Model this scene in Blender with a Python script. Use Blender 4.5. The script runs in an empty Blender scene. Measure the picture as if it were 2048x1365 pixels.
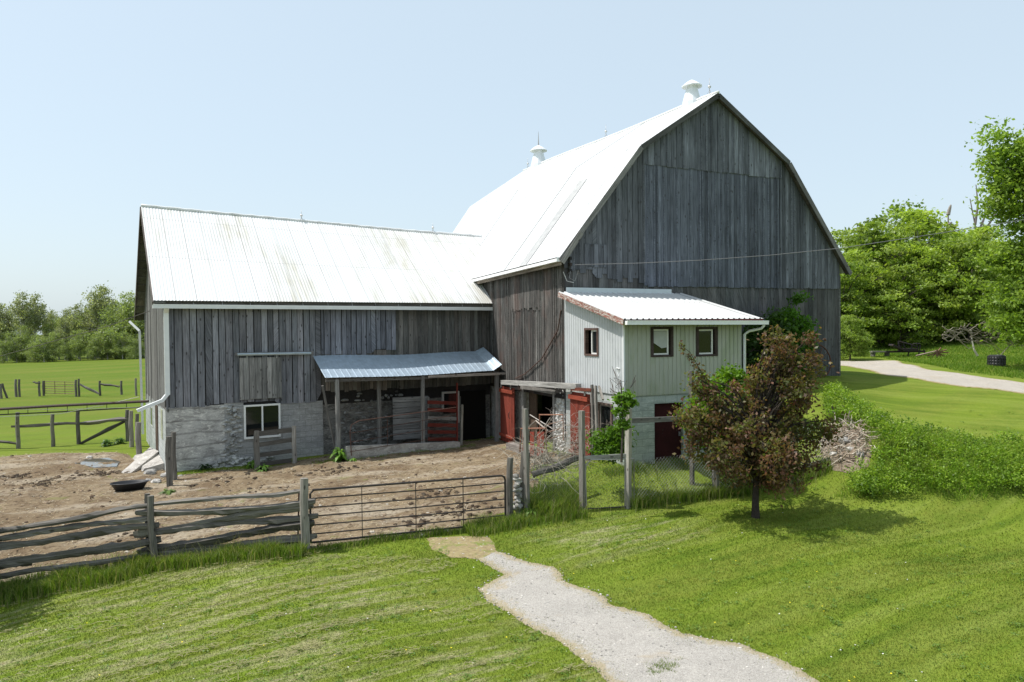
import bpy, math, random
import numpy as np
from math import sin, cos, pi, radians as R_
from mathutils import Vector, Matrix
random.seed(7); rng = np.random.default_rng(7)
S = bpy.context.scene; COL = S.collection

# ------------------------------------------------------------------ camera
F = 1500.0; W0, H0 = 2048.0, 1365.0
C = np.array([-11.40, -21.98, 4.71])
yaw, pit, rol = np.radians([23.41, -1.06, -.55])
FW = np.array([sin(yaw)*cos(pit), cos(yaw)*cos(pit), sin(pit)])
RT = np.array([cos(yaw), -sin(yaw), 0.0]); UP = np.cross(RT, FW)
R2 = RT*cos(rol) + UP*sin(rol); U2 = -RT*sin(rol) + UP*cos(rol)
cam = bpy.data.objects.new("camera", bpy.data.cameras.new("camera")); COL.objects.link(cam)
cam.data.sensor_width = 36; cam.data.lens = 36*F/W0; cam.data.clip_end = 3000; cam.data.clip_start = .1
cam.matrix_world = Matrix(((R2[0], U2[0], -FW[0], C[0]), (R2[1], U2[1], -FW[1], C[1]), (R2[2], U2[2], -FW[2], C[2]), (0, 0, 0, 1)))
S.camera = cam
# ------------------------------------------------------------------ light
SUN_EL = 62.0; SUN_H = np.array([-.925, .38])            # horizontal direction towards the sun
SUN_H = SUN_H/np.linalg.norm(SUN_H)
w = bpy.data.worlds.new("World"); S.world = w; w.use_nodes = True
nt = w.node_tree; bg = nt.nodes['Background']; sky = nt.nodes.new('ShaderNodeTexSky'); sky.sky_type = 'NISHITA'
sky.sun_disc = False; sky.sun_elevation = R_(SUN_EL); sky.sun_rotation = math.atan2(SUN_H[0], SUN_H[1])
sky.altitude = 100; sky.air_density = 1.0; sky.dust_density = 2.5; sky.ozone_density = 1.0
hz = nt.nodes.new('ShaderNodeMix'); hz.data_type = 'RGBA'; hz.inputs[0].default_value = .70      # thin summer haze whitens the whole sky
hz.inputs[7].default_value = (3.6, 4.25, 4.6, 1); nt.links.new(sky.outputs[0], hz.inputs[6]); nt.links.new(hz.outputs[2], bg.inputs[0]); bg.inputs[1].default_value = 0.15
sl = bpy.data.lights.new("sun", 'SUN'); so = bpy.data.objects.new("sun", sl); COL.objects.link(so)
sl.energy = 3.9; sl.angle = R_(.55); sl.color = (1, .96, .90)
sd = Vector((SUN_H[0]*cos(R_(SUN_EL)), SUN_H[1]*cos(R_(SUN_EL)), sin(R_(SUN_EL))))
so.rotation_euler = sd.to_track_quat('Z', 'Y').to_euler(); so.location = (-30, 20, 60)
S.view_settings.view_transform = 'Standard'; S.view_settings.look = 'None'; S.view_settings.gamma = 1
S.view_settings.exposure = 0.46
S.render.resolution_x = 1024; S.render.resolution_y = 682
S.cycles.max_bounces = 6; S.cycles.transparent_max_bounces = 6

# ------------------------------------------------------------------ rays into the scene
def ray(px, py): return FW + R2*(px-1024)/F - U2*(py-682.5)/F
def D(px, py, d): return C + ray(px, py)*d
def Zp(px, py, z): d = ray(px, py); return C + d*((z-C[2])/d[2])
def onp(px, py, n, p0):
    d = ray(px, py); n = np.array(n, float); return C + d*(((np.array(p0)-C)@n)/(d@n))
def proj(P):
    d = np.array(P, float)-C; return 1024+F*(d@R2)/(d@FW), 682.5-F*(d@U2)/(d@FW)
wa = R_(6.74); YW = 6.62
LD = np.array([-cos(wa), -sin(wa), 0]); BD = np.array([-sin(wa), cos(wa), 0]); WO = np.array([0, YW, 0])
def WP(s, t, z): return WO + LD*s + BD*t + np.array([0, 0, z])
def Wq(px, py, t=0):
    p = onp(px, py, BD, WO+BD*t); return float((p-WO)@LD), float(p[2])

# ------------------------------------------------------------------ terrain
ctl = [(-12, 5.2, 0), (-9.5, 5.4, .02), (-7, 5.8, .12), (-4, 5.9, .2), (0, 6.2, .22), (-.5, 4.2, .22), (-.8, 1.5, .3), (-.8, -1.5, .5), (-.3, -3.9, .7),
 (1, -3.9, .72), (4.3, -3.9, .95), (5.2, -2.2, 1.4), (6.5, -.3, 2.0), (9, -.4, 2.6), (12.2, -.2, 2.66), (14, -1, 2.62),
 (-9, -5, -.17), (-6.5, -5.0, -.14), (-4.3, -5.05, -.1), (-3, -5.0, .0), (-1.8, -5.3, .1), (0, -5.7, .14), (1.5, -5.9, .17), (4, -7.0, .18),
 (-12.2, -3.75, -.42), (-15, -3.6, -.74), (-18, -3.6, -.95), (-12.5, 0, -.2), (-16, 1, -.25), (-13.5, 5.5, 0), (-14.3, 8, 0), (-17.7, 13.6, 0), (-22, 8, 0),
 (1.1, -7.8, .02), (6.6, -9.3, .08), (8.6, -10.0, .1), (11, -11, .2), (-6, -8, -.27), (-6.4, -12.7, -.4), (-3.3, -14, -.3), (2, -13, -.15), (-12, -10, -.55), (-16, -12, -.8), (-12, -22, -.7), (0, -22, -.4), (12, -20, .1),
 (5.2, -6.3, .8), (5.6, -5.3, 1.25), (6.5, -7.6, 1.05), (8.2, -8.3, 1.0), (10.3, -8.9, 1.0), (13, -9.5, 1.1), (6.4, -4.2, 1.75), (8.5, -5.5, 1.7), (10.5, -5.5, 1.75), (10, -2, 2.4), (14, -5.9, 2.1), (18, -3.4, 2.35), (15.5, -.2, 2.6),
 (16, 3.2, 2.7), (20.7, 7.6, 2.75), (24.3, 9, 3.0), (26.8, 6.7, 2.95), (22, .3, 2.7), (37, 13.6, 4.0), (34, 20, 3.9), (40, 5, 4.3), (30, 14, 3.3), (34, 2, 3.6), (13, 20, 2.7), (13, 35, 3), (-18, 25, 0), (-20, 41, 0), (-14, 40, 0), (-32, 90, .3), (-32, 124, .2), (-60, 60, 0), (-60, 120, .2),
 (60, 40, 6), (60, -20, 5), (30, -30, 1), (-40, -30, -1), (-40, 10, -.5), (-120, 200, 0), (0, 200, 1), (100, 150, 8), (150, 0, 8), (60, -120, 0), (-120, -60, -2), (-200, 60, 0),
 (-700, -700, 0), (-700, 700, 0), (700, 700, 5), (700, -700, 0), (0, 700, 2), (0, -700, -1), (700, 0, 5), (-700, 0, 0)]
ctl = np.array(ctl, float)
def tpk(r): r = np.maximum(r, 1e-6); return r*r*np.log(r)
n = len(ctl); dd = np.hypot(ctl[:, 0][:, None]-ctl[:, 0], ctl[:, 1][:, None]-ctl[:, 1])
A = np.zeros((n+3, n+3)); A[:n, :n] = tpk(dd) + np.eye(n)*.4; A[:n, n] = 1; A[:n, n+1:] = ctl[:, :2]; A[n:, :n] = A[:n, n:].T
tw = np.linalg.solve(A, np.concatenate([ctl[:, 2], np.zeros(3)]))
def H(x, y):
    x = np.atleast_1d(np.asarray(x, float)); y = np.atleast_1d(np.asarray(y, float)); out = np.empty(len(x))
    for i in range(0, len(x), 20000):
        a, b = x[i:i+20000], y[i:i+20000]
        out[i:i+20000] = tpk(np.hypot(a[:, None]-ctl[:, 0], b[:, None]-ctl[:, 1]))@tw[:n] + tw[n] + a*tw[n+1] + b*tw[n+2]
    near = np.exp(-((x+2)**2+(y+4)**2)/900)
    out += near*.018*(np.sin(x*1.9+y*.7)+np.sin(y*2.3-x*.6+1.3)) + .03*near*np.sin(x*.61+1)*np.sin(y*.53)
    return out
def h1(x, y): return float(H(x, y)[0])
GD = np.geomspace(7, 220, 500)
def G(px, py):
    d = ray(px, py); P = C+d*GD[:, None]; f = P[:, 2]-H(P[:, 0], P[:, 1]); i = int(np.argmax(f < 0)) if (f < 0).any() else len(GD)-1
    lo, hi = GD[max(i-1, 0)], GD[i]
    for _ in range(12):
        m = (lo+hi)/2; p = C+d*m
        if p[2] < h1(p[0], p[1]): hi = m
        else: lo = m
    p = C+d*hi; return np.array([p[0], p[1], h1(p[0], p[1])])
def onG(p, dz=0): return np.array([p[0], p[1], h1(p[0], p[1])+dz])

# ------------------------------------------------------------------ mesh helpers
class MB:
    def __init__(s): s.v = []; s.f = []; s.c = []; s.u = []; s.sm = False
    def add(s, vs, fs, col, uv=None):
        b = len(s.v); s.v += [tuple(map(float, v)) for v in vs]
        if len(np.shape(col)) == 1: s.c += [tuple(col)]*len(vs)
        else: s.c += [tuple(c) for c in col]
        s.u += [tuple(v) for v in (uv if uv is not None else vs)]
        s.f += [tuple(b+i for i in f) for f in fs]
    def hexa(s, P, col=(1, 1, 1), lz=None):
        P = [np.array(p, float) for p in P]              # bottom 0-3 ccw, top 4-7
        r = np.random.rand(3)*20
        ax = [P[1]-P[0], P[3]-P[0], P[4]-P[0]]; L = [np.linalg.norm(a) for a in ax]
        k = 2 if lz is None else lz
        o = [i for i in range(3) if i != k]+[k]; E = [ax[i]/(L[i]+1e-9) for i in o]
        uv = [tuple((p-P[0])@e + q for e, q in zip(E, r)) for p in P]
        s.add(P, [(3, 2, 1, 0), (4, 5, 6, 7), (0, 1, 5, 4), (1, 2, 6, 5), (2, 3, 7, 6), (3, 0, 4, 7)], col, uv)
    def beam(s, p0, p1, w_, h_, up=(0, 0, 1), col=(1, 1, 1), w1=None, h2=None):
        p0 = np.array(p0, float); p1 = np.array(p1, float); d = p1-p0; d /= np.linalg.norm(d)+1e-9
        sx = np.cross(d, up)
        if np.linalg.norm(sx) < 1e-3: sx = np.cross(d, (0, 1, 0))
        sx /= np.linalg.norm(sx); sy = np.cross(sx, d); w1 = w1 or w_; h2 = h2 or h_
        a = [p0-sx*w_/2-sy*h_/2, p0+sx*w_/2-sy*h_/2, p0+sx*w_/2+sy*h_/2, p0-sx*w_/2+sy*h_/2]
        b = [p1-sx*w1/2-sy*h2/2, p1+sx*w1/2-sy*h2/2, p1+sx*w1/2+sy*h2/2, p1-sx*w1/2+sy*h2/2]
        s.hexa(a+b, col)
    def box(s, c, size, col=(1, 1, 1), ang=0):
        x, y, z = np.array(size)/2; ca, sa = cos(ang), sin(ang); c = np.array(c, float); P = []
        for zz in (-z, z):
            for a, b in ((-x, -y), (x, -y), (x, y), (-x, y)): P.append(c+np.array([a*ca-b*sa, a*sa+b*ca, zz]))
        s.hexa(P, col, lz=int(np.argmax(size)))
    def tube(s, pts, rad, n_=6, col=(1, 1, 1), rough=0.0, cap=True):
        pts = [np.array(p, float) for p in pts]; m = len(pts)
        if not hasattr(rad, '__len__'): rad = [rad]*m
        vs = []; uv = []; prev = None; L = 0; r0 = np.random.rand()*20; kk = 1+(np.random.rand(n_)-.5)*rough*1.5
        for i, p in enumerate(pts):
            d = pts[min(i+1, m-1)]-pts[max(i-1, 0)]; d /= np.linalg.norm(d)+1e-9
            if prev is None: a = np.cross(d, (0.13, .21, 1) if abs(d[2]) < .95 else (1, 0, 0))
            else: a = prev-d*(prev@d)
            a /= np.linalg.norm(a)+1e-9; prev = a; b = np.cross(d, a)
            if i: L += np.linalg.norm(p-pts[i-1])
            for k in range(n_):
                q = 2*pi*k/n_; rr = rad[i]*kk[k]*(1+(np.random.rand()-.5)*rough)
                vs.append(p+(a*cos(q)+b*sin(q))*rr); uv.append((k/n_*2*pi*rad[i]+r0, r0, L+r0))
        fs = [(i*n_+k, i*n_+(k+1) % n_, (i+1)*n_+(k+1) % n_, (i+1)*n_+k) for i in range(m-1) for k in range(n_)]
        if cap: fs += [tuple(range(n_-1, -1, -1)), tuple((m-1)*n_+k for k in range(n_))]
        s.add(vs, fs, col, uv)
    def grid(s, P, col=(1, 1, 1), flip=False):
        m, k = len(P), len(P[0]); vs = [p for row in P for p in row]; fs = []
        for i in range(m-1):
            for j in range(k-1):
                q = (i*k+j, i*k+j+1, (i+1)*k+j+1, (i+1)*k+j); fs.append(q[::-1] if flip else q)
        s.add(vs, fs, col)
    def lathe(s, c, prof, n_=16, col=(1, 1, 1)):
        c = np.array(c, float); vs = []
        for r, z in prof:
            for k in range(n_): vs.append(c+np.array([r*cos(2*pi*k/n_), r*sin(2*pi*k/n_), z]))
        m = len(prof)
        s.add(vs, [(i*n_+k, i*n_+(k+1) % n_, (i+1)*n_+(k+1) % n_, (i+1)*n_+k) for i in range(m-1) for k in range(n_)], col)
    def rock(s, c, r, col=(.4, .4, .4), n1=7, n2=9):
        c = np.array(c, float); vs = []; fs = []; ph = np.random.rand(6)*6; an = np.random.rand()*pi
        for i in range(n1):
            th = pi*i/(n1-1)
            for k in range(n2):
                q = 2*pi*k/n2; m = 1+.16*sin(3*q+ph[0])*sin(2*th+ph[1])+.12*sin(5*q+ph[2])*sin(th)+.18*(np.random.rand()-.5)*sin(th)
                v = np.array([sin(th)*cos(q)*r[0], sin(th)*sin(q)*r[1], cos(th)*r[2]])*m
                vs.append(c+np.array([v[0]*cos(an)-v[1]*sin(an), v[0]*sin(an)+v[1]*cos(an), v[2]]))
        for i in range(n1-1):
            for k in range(n2): fs.append((i*n2+k, (i+1)*n2+k, (i+1)*n2+(k+1) % n2, i*n2+(k+1) % n2))
        s.add(vs, fs, col)
    def build(s, name, m, parent=None, smooth=False):
        me = bpy.data.meshes.new(name); me.from_pydata(s.v, [], s.f); me.update()
        a = me.attributes.new('col', 'FLOAT_COLOR', 'POINT'); a.data.foreach_set('color', np.array([c+(1,) if len(c) == 3 else c for c in s.c], np.float32).ravel())
        a = me.attributes.new('uvw', 'FLOAT_VECTOR', 'POINT'); a.data.foreach_set('vector', np.array(s.u, np.float32).ravel())
        me.materials.append(m)
        if smooth: me.polygons.foreach_set('use_smooth', [True]*len(me.polygons))
        o = bpy.data.objects.new(name, me); COL.objects.link(o)
        if parent: par(o, parent)
        return o
def wm(q): return q.matrix_basis.copy() if q.parent is None else wm(q.parent) @ q.matrix_parent_inverse @ q.matrix_basis
def par(o, p):
    o.parent = p; o.matrix_parent_inverse = wm(p).inverted()
def npmesh(name, V, k, cols, m, parent=None, faces=None):
    """V (N*k,3): N polygons of k own corners; cols (N,3)"""
    V = np.ascontiguousarray(V, np.float32); N = len(V)//k if faces is None else len(faces)
    me = bpy.data.meshes.new(name); me.vertices.add(len(V)); me.vertices.foreach_set('co', V.ravel())
    fi = np.arange(N*k, dtype=np.int32) if faces is None else np.ascontiguousarray(faces, np.int32).ravel()
    me.loops.add(N*k); me.loops.foreach_set('vertex_index', fi)
    me.polygons.add(N); me.polygons.foreach_set('loop_start', np.arange(0, N*k, k, dtype=np.int32)); me.polygons.foreach_set('loop_total', np.full(N, k, np.int32))
    a = me.attributes.new('col', 'FLOAT_COLOR', 'POINT')
    cc = np.repeat(cols, k, axis=0) if faces is None else cols
    a.data.foreach_set('color', np.concatenate([cc, np.ones((len(cc), 1))], 1).astype(np.float32).ravel())
    me.update(calc_edges=True); me.materials.append(m)
    o = bpy.data.objects.new(name, me); COL.objects.link(o)
    if parent: par(o, parent)
    return o
def tag(o, label=None, cat=None, group=None, kind=None):
    if label: o['label'] = label
    if cat: o['category'] = cat
    if group: o['group'] = group
    if kind: o['kind'] = kind
    return o
def thing(name, label, cat, loc=(0, 0, 0), group=None):
    o = bpy.data.objects.new(name, None); COL.objects.link(o); o.location = tuple(map(float, loc)); o.empty_display_size = .3
    return tag(o, label, cat, group)
def copy_tree(o, parent=None):
    c = o.copy(); COL.objects.link(c)
    if parent: c.parent = parent; c.matrix_parent_inverse = o.matrix_parent_inverse.copy()
    for ch in list(o.children): copy_tree(ch, c)
    return c

# ------------------------------------------------------------------ materials
class NT:
    def __init__(s, name):
        s.m = bpy.data.materials.new(name); s.m.use_nodes = True; s.t = s.m.node_tree; s.b = s.t.nodes['Principled BSDF']; s.out = s.t.nodes['Material Output']
    def n(s, ty, **k):
        o = s.t.nodes.new(ty)
        for a, v in k.items(): setattr(o, a, v)
        return o
    def l(s, a, b): s.t.links.new(a, b)
    def attr(s, nm, vec=False):
        o = s.n('ShaderNodeAttribute', attribute_name=nm); return o.outputs['Vector' if vec else 'Color']
    def pos(s): return s.n('ShaderNodeTexCoord').outputs['Object']
    def map(s, v, scale, rot=(0, 0, 0)):
        o = s.n('ShaderNodeMapping'); s.l(v, o.inputs[0]); o.inputs['Scale'].default_value = scale; o.inputs['Rotation'].default_value = rot; return o.outputs[0]
    def noise(s, v, sc, det=4, rough=.6, dist=0):
        o = s.n('ShaderNodeTexNoise'); s.l(v, o.inputs['Vector']); o.inputs['Scale'].default_value = sc; o.inputs['Detail'].default_value = det
        o.inputs['Roughness'].default_value = rough; o.inputs['Distortion'].default_value = dist; return o.outputs['Fac']
    def rng(s, v, a, b, c=0, d=1):
        o = s.n('ShaderNodeMapRange'); s.l(v, o.inputs[0]); 
        for i, q in enumerate((a, b, c, d)): o.inputs[i+1].default_value = q
        return o.outputs[0]
    def math(s, op, a, b=None):
        o = s.n('ShaderNodeMath', operation=op)
        for i, q in enumerate((a, b)):
            if q is None: continue
            if isinstance(q, (int, float)): o.inputs[i].default_value = q
            else: s.l(q, o.inputs[i])
        return o.outputs[0]
    def mix(s, f, a, b, ty='MIX'):
        o = s.n('ShaderNodeMix', data_type='RGBA', blend_type=ty)
        for i, q in ((0, f), (6, a), (7, b)):
            if isinstance(q, (int, float)): o.inputs[i].default_value = q
            elif isinstance(q, tuple): o.inputs[i].default_value = q+(1,) if len(q) == 3 else q
            else: s.l(q, o.inputs[i])
        return o.outputs[2]
    def gray(s, v):
        o = s.n('ShaderNodeCombineColor')
        for i in range(3): s.l(v, o.inputs[i])
        return o.outputs[0]
    def bump(s, v, st=.3, dist=.02):
        o = s.n('ShaderNodeBump'); o.inputs['Strength'].default_value = st; o.inputs['Distance'].default_value = dist; s.l(v, o.inputs['Height']); s.l(o.outputs[0], s.b.inputs['Normal'])
    def fin(s, c, rough=.85, spec=.3, metal=0.0):
        if isinstance(c, tuple): s.b.inputs['Base Color'].default_value = c+(1,)
        else: s.l(c, s.b.inputs['Base Color'])
        s.b.inputs['Roughness'].default_value = rough; s.b.inputs['Specular IOR Level'].default_value = spec; s.b.inputs['Metallic'].default_value = metal
        return s.m
def wood(name, tint=(1, 1, 1), peel=0.0, pth=.66, lo=.55, hi=1.25, stain=.5):
    t = NT(name); c = t.attr('col'); u = t.attr('uvw', True)
    g = t.noise(t.map(u, (38, 38, 1.6)), 1, 6, .7, .6); s1 = t.noise(t.map(u, (2.2, 2.2, .45)), 1, 4, .6, 1.0)
    s2 = t.noise(t.map(t.pos(), (1.1, 1.1, .5)), 1, 3, .6)
    c = t.mix(1, c, t.gray(t.rng(g, .36, .64, lo, hi)), 'MULTIPLY'); c = t.mix(1, c, t.gray(t.rng(s1, .3, .7, 1-stain*.7, 1+stain*.35)), 'MULTIPLY')
    c = t.mix(1, c, t.gray(t.rng(s2, .3, .7, .78, 1.16)), 'MULTIPLY')
    vo = t.n('ShaderNodeTexVoronoi'); t.l(t.map(u, (6, 6, 2.6)), vo.inputs['Vector']); vo.inputs['Scale'].default_value = 1
    c = t.mix(t.rng(vo.outputs['Distance'], .10, .16, .75, 0), c, (.035, .028, .025))
    if tint != (1, 1, 1): c = t.mix(1, c, tint, 'MULTIPLY')
    if peel:
        f = t.noise(t.map(u, (34, 34, 9)), 1, 5, .75, .8); big = t.noise(t.map(t.pos(), (1.2, 1.2, .8)), 1, 3)
        c = t.mix(t.math('MULTIPLY', t.rng(big, .52, .66), .35), c, (.13, .07, .055))
        c = t.mix(t.math('MULTIPLY', t.rng(f, pth, pth+.04), peel), c, (.5, .47, .43))
    t.bump(g, .5, .01); return t.fin(c, .88, .2)
def plain(name, rough=.6, spec=.4, metal=0.0, var=.12, sc=3.0, dirt=None, dsc=2.0, dlo=.52, dhi=.7, bump=0):
    t = NT(name); c = t.attr('col'); p = t.pos()
    nn = t.noise(p, sc, 5, .65); c = t.mix(1, c, t.gray(t.rng(nn, .3, .7, 1-var, 1+var)), 'MULTIPLY')
    if dirt: c = t.mix(t.rng(t.noise(t.map(p, (dsc, dsc, dsc)), 1, 6, .7, .6), dlo, dhi, 0, .8), c, dirt)
    if bump: t.bump(t.noise(p, sc*6, 4), bump, .02)
    return t.fin(c, rough, spec, metal)
def leafm(name, tr=.45, rough=.5):
    t = NT(name); c = t.attr('col'); t.fin(c, rough, .25); tl = t.n('ShaderNodeBsdfTranslucent'); t.l(t.mix(1, c, (1.3, 1.35, .55), 'MULTIPLY'), tl.inputs[0])
    mx = t.n('ShaderNodeMixShader'); mx.inputs[0].default_value = tr; t.l(t.b.outputs[0], mx.inputs[1]); t.l(tl.outputs[0], mx.inputs[2]); t.l(mx.outputs[0], t.out.inputs[0]); return t.m
M = {}
M['wood'] = wood('weathered_wood'); M['woodpeel'] = wood('peeling_wood', peel=.8, lo=.4, hi=1.35, stain=.8)
M['woodsm'] = wood('board_wood_soft', lo=.7, hi=1.15, stain=.45)
M['paintwood'] = wood('peeling_trim', peel=.95, pth=.5, lo=.8, hi=1.1)
M['red'] = wood('red_painted_boards', lo=.72, hi=1.12, stain=.5)
M['white'] = plain('white_metal', .35, .5, 0, .05, 4)
M['galv'] = plain('dull_metal', .4, .5, .4, .15, 5)
M['iron'] = plain('rusty_iron', .75, .3, .2, .35, 14, (.10, .045, .025), 7)
M['steel'] = plain('dark_steel', .6, .4, .3, .15, 12)
M['black'] = plain('black_plastic', .45, .4, 0, .1, 5)
M['cable'] = plain('cable', .6, .3, 0, .1, 5)
M['rock'] = plain('field_stone', .9, .2, 0, .3, 7, (.12, .11, .09), 5, .5, .75, .4)
M['cloth'] = plain('cloth', .9, .1)
M['leaf'] = leafm('leaf', .45, .42); M['grass'] = leafm('grass_blade', .45, .55); M['bark'] = plain('bark', .9, .15, 0, .35, 18, bump=.6)
t = NT('dark_glass'); M['glass'] = t.fin((.012, .014, .014), .06, .5)
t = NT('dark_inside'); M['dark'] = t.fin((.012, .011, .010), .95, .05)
t = NT('puddle'); M['water'] = t.fin((.10, .09, .075), .04, .8)
# painted sheet roof
def roofmat(name, stains, rust=(.36, .31, .2)):
    t = NT(name); c = t.attr('col'); p = t.pos(); u = t.attr('uvw', True)
    s = t.noise(t.map(u, (.35, .16, 1)), 1, 4, .6, .4); s = t.math('MULTIPLY', t.rng(s, .46, .58), t.rng(t.noise(t.map(u, (5, .5, 1)), 1, 4, .6), .35, .6))
    c = t.mix(t.math('MULTIPLY', s, stains), c, rust)
    b = t.n('ShaderNodeTexBrick'); t.l(t.map(u, (1, 1, 1)), b.inputs['Vector']); b.inputs['Scale'].default_value = 1; b.inputs['Brick Width'].default_value = .66; b.inputs['Row Height'].default_value = 2.45
    b.inputs['Mortar Size'].default_value = .012; b.offset = 0; b.inputs['Color1'].default_value = (1, 1, 1, 1); b.inputs['Color2'].default_value = (.93, .94, .95, 1); b.inputs['Mortar'].default_value = (.6, .6, .6, 1)
    c = t.mix(1, c, b.outputs[0], 'MULTIPLY'); return t.fin(c, .42, .4)
M['roof'] = roofmat('painted_roof_sheet', .6, (.40, .37, .27)); M['roofclean'] = roofmat('clean_roof_sheet', .3, (.42, .41, .38))
# plaster / concrete
def concrete(name, base, dark, white, scl=1.0, block=False, lines=False):
    t = NT(name); p = t.pos(); n1 = t.noise(t.map(p, (1.3, 1.3, 2.6)), 1.2*scl, 7, .7, .6); n2 = t.noise(t.map(p, (3, 3, 9)), 1.4*scl, 6, .75, 1.2)
    c = t.mix(t.rng(n1, .42, .6), base, dark); c = t.mix(t.rng(n2, .52, .60, 0, .8), c, white)
    c = t.mix(1, c, t.gray(t.rng(t.noise(p, 30, 4), .3, .7, .85, 1.12)), 'MULTIPLY')
    if block:
        u = t.attr('uvw', True); b = t.n('ShaderNodeTexBrick'); t.l(u, b.inputs['Vector']); b.inputs['Scale'].default_value = 1; b.inputs['Brick Width'].default_value = .41; b.inputs['Row Height'].default_value = .205
        b.inputs['Mortar Size'].default_value = .009; b.inputs['Mortar Smooth'].default_value = .5
        b.inputs['Color1'].default_value = (1, 1, 1, 1); b.inputs['Color2'].default_value = (.86, .87, .88, 1); b.inputs['Mortar'].default_value = (.62, .62, .60, 1)
        c = t.mix(1, c, b.outputs[0], 'MULTIPLY'); t.bump(b.outputs['Fac'], -.4, .01)
    elif lines:
        wv = t.n('ShaderNodeTexWave', wave_type='BANDS', bands_direction='Z'); t.l(p, wv.inputs['Vector']); wv.inputs['Scale'].default_value = .75; wv.inputs['Distortion'].default_value = 2.5; wv.inputs['Detail'].default_value = 3
        c = t.mix(t.rng(wv.outputs['Fac'], .0, .10, .45, 0), c, (.10, .095, .09)); t.bump(n2, .6, .03)
    else: t.bump(n2, .5, .03)
    return t.fin(c, .92, .15)
M['parge'] = concrete('parged_wall', (.50, .49, .47), (.27, .26, .25), (.72, .70, .66), 1, lines=True)
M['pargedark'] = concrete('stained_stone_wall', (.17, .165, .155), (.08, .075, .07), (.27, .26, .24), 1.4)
M['block'] = concrete('concrete_block', (.36, .355, .35), (.28, .28, .275), (.44, .44, .435), .8, block=True)
M['blockwhite'] = concrete('painted_block', (.46, .48, .47), (.36, .39, .37), (.52, .53, .52), .6, block=True)
M['blockgreen'] = concrete('painted_block_green', (.48, .52, .485), (.36, .40, .37), (.56, .59, .56), .8, block=True)
M['concrete'] = concrete('rough_concrete', (.42, .40, .37), (.26, .24, .22), (.55, .53, .5))
M['limewash'] = concrete('limewashed_stone', (.48, .47, .45), (.26, .25, .23), (.58, .57, .55), 3)
# grass and soils share one colour recipe
SA = math.atan2(*(Zp(600, 1195, -.5)-Zp(0, 1300, -.5))[[1, 0]]); SB = math.atan2(*(Zp(2000, 1160, -.1)-Zp(1500, 1330, -.2))[[1, 0]]); SC = math.atan2(*(Zp(2048, 840, 1.7)-Zp(1720, 800, 2.2))[[1, 0]])      # direction of the hay rows
def lawn_col(t):
    p = t.pos()
    a = t.noise(t.map(p, (1, 1, 0)), .35, 4, .6); b = t.noise(t.map(p, (1, 1, 0)), 2.6, 5, .7); f = t.noise(p, 38, 3, .8)
    c = t.mix(t.rng(a, .35, .65), (.116, .172, .018), (.168, .214, .030)); c = t.mix(t.rng(b, .42, .68, 0, .6), c, (.20, .225, .035))
    sx = t.n('ShaderNodeSeparateXYZ'); t.l(p, sx.inputs[0])
    # mowing bands on the right-hand lawn
    wv = t.n('ShaderNodeTexWave', wave_type='BANDS', bands_direction='X'); t.l(t.map(p, (1, 1, 0), (0, 0, pi/2-SB)), wv.inputs['Vector']); wv.inputs['Scale'].default_value = .16; wv.inputs['Distortion'].default_value = 1.2; wv.inputs['Detail'].default_value = 1
    c = t.mix(t.rng(wv.outputs['Fac'], .2, .8, 0, .5), c, (.165, .235, .022))
    st1 = t.noise(t.map(t.map(p, (1, 1, 0), (0, 0, -SB)), (.22, 2.2, 1)), 1, 4, .6, .25); st2 = t.noise(t.map(t.map(p, (1, 1, 0), (0, 0, -SC)), (.16, 1.6, 1)), 1, 4, .6, .25); up_ = t.rng(sx.outputs[2], .6, 1.2); st = t.math('ADD', t.math('MULTIPLY', st1, t.math('SUBTRACT', 1.0, up_)), t.math('MULTIPLY', st2, up_)); rt_ = t.rng(sx.outputs[0], -6, -2)
    c = t.mix(t.math('MULTIPLY', t.rng(st, .48, .66, 0, .75), rt_), c, (.215, .265, .05)); c = t.mix(t.math('MULTIPLY', t.rng(st, .46, .34, 0, .5), rt_), c, (.065, .125, .010))
    # dry hay rows, left lawn
    q = t.map(t.map(p, (1, 1, 0), (0, 0, -SA)), (.5, 3.6, 1)); s = t.noise(q, 1, 5, .65, .5); s2 = t.noise(t.map(t.map(p, (1, 1, 0), (0, 0, -SA)), (4, 14, 1)), 1, 4, .7, .6)
    left = t.rng(t.math('ADD', sx.outputs[0], t.math('MULTIPLY', sx.outputs[1], .35)), -9.2, -11.0)
    mid = t.math('MULTIPLY', t.rng(sx.outputs[0], -4.8, -3.8), t.rng(sx.outputs[0], .2, -1.2)); mid = t.math('MULTIPLY', mid, t.math('MULTIPLY', t.rng(sx.outputs[1], -8.6, -7.6), t.rng(sx.outputs[1], -5.8, -6.4)))
    msk = t.math('MULTIPLY', t.math('MAXIMUM', left, mid), t.math('MULTIPLY', t.rng(s, .46, .62), t.rng(s2, .35, .6)))
    near = t.rng(sx.outputs[1], 0, -3)
    c = t.mix(t.math('MULTIPLY', t.math('MULTIPLY', msk, near), .95), c, (.35, .33, .19))
    # pasture: paler and flatter
    far = t.rng(sx.outputs[1], 10, 30); c = t.mix(t.math('MULTIPLY', far, .8), c, t.mix(t.rng(t.noise(t.map(p, (.05, .25, 0)), 1, 5, .7), .4, .65), (.085, .145, .010), (.15, .17, .028)))
    return t.mix(1, c, t.gray(t.rng(f, .3, .7, .68, 1.28)), 'MULTIPLY'), f
t = NT('meadow_ground'); c, f = lawn_col(t); t.bump(f, .5, .03); M['ground'] = t.fin(t.mix(1, c, (.86, .86, .86), 'MULTIPLY'), .95, .1)
t = NT('lawn_blades'); c, f = lawn_col(t); c = t.mix(1, c, t.attr('col'), 'MULTIPLY'); t.fin(c, .7, .15)
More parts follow.
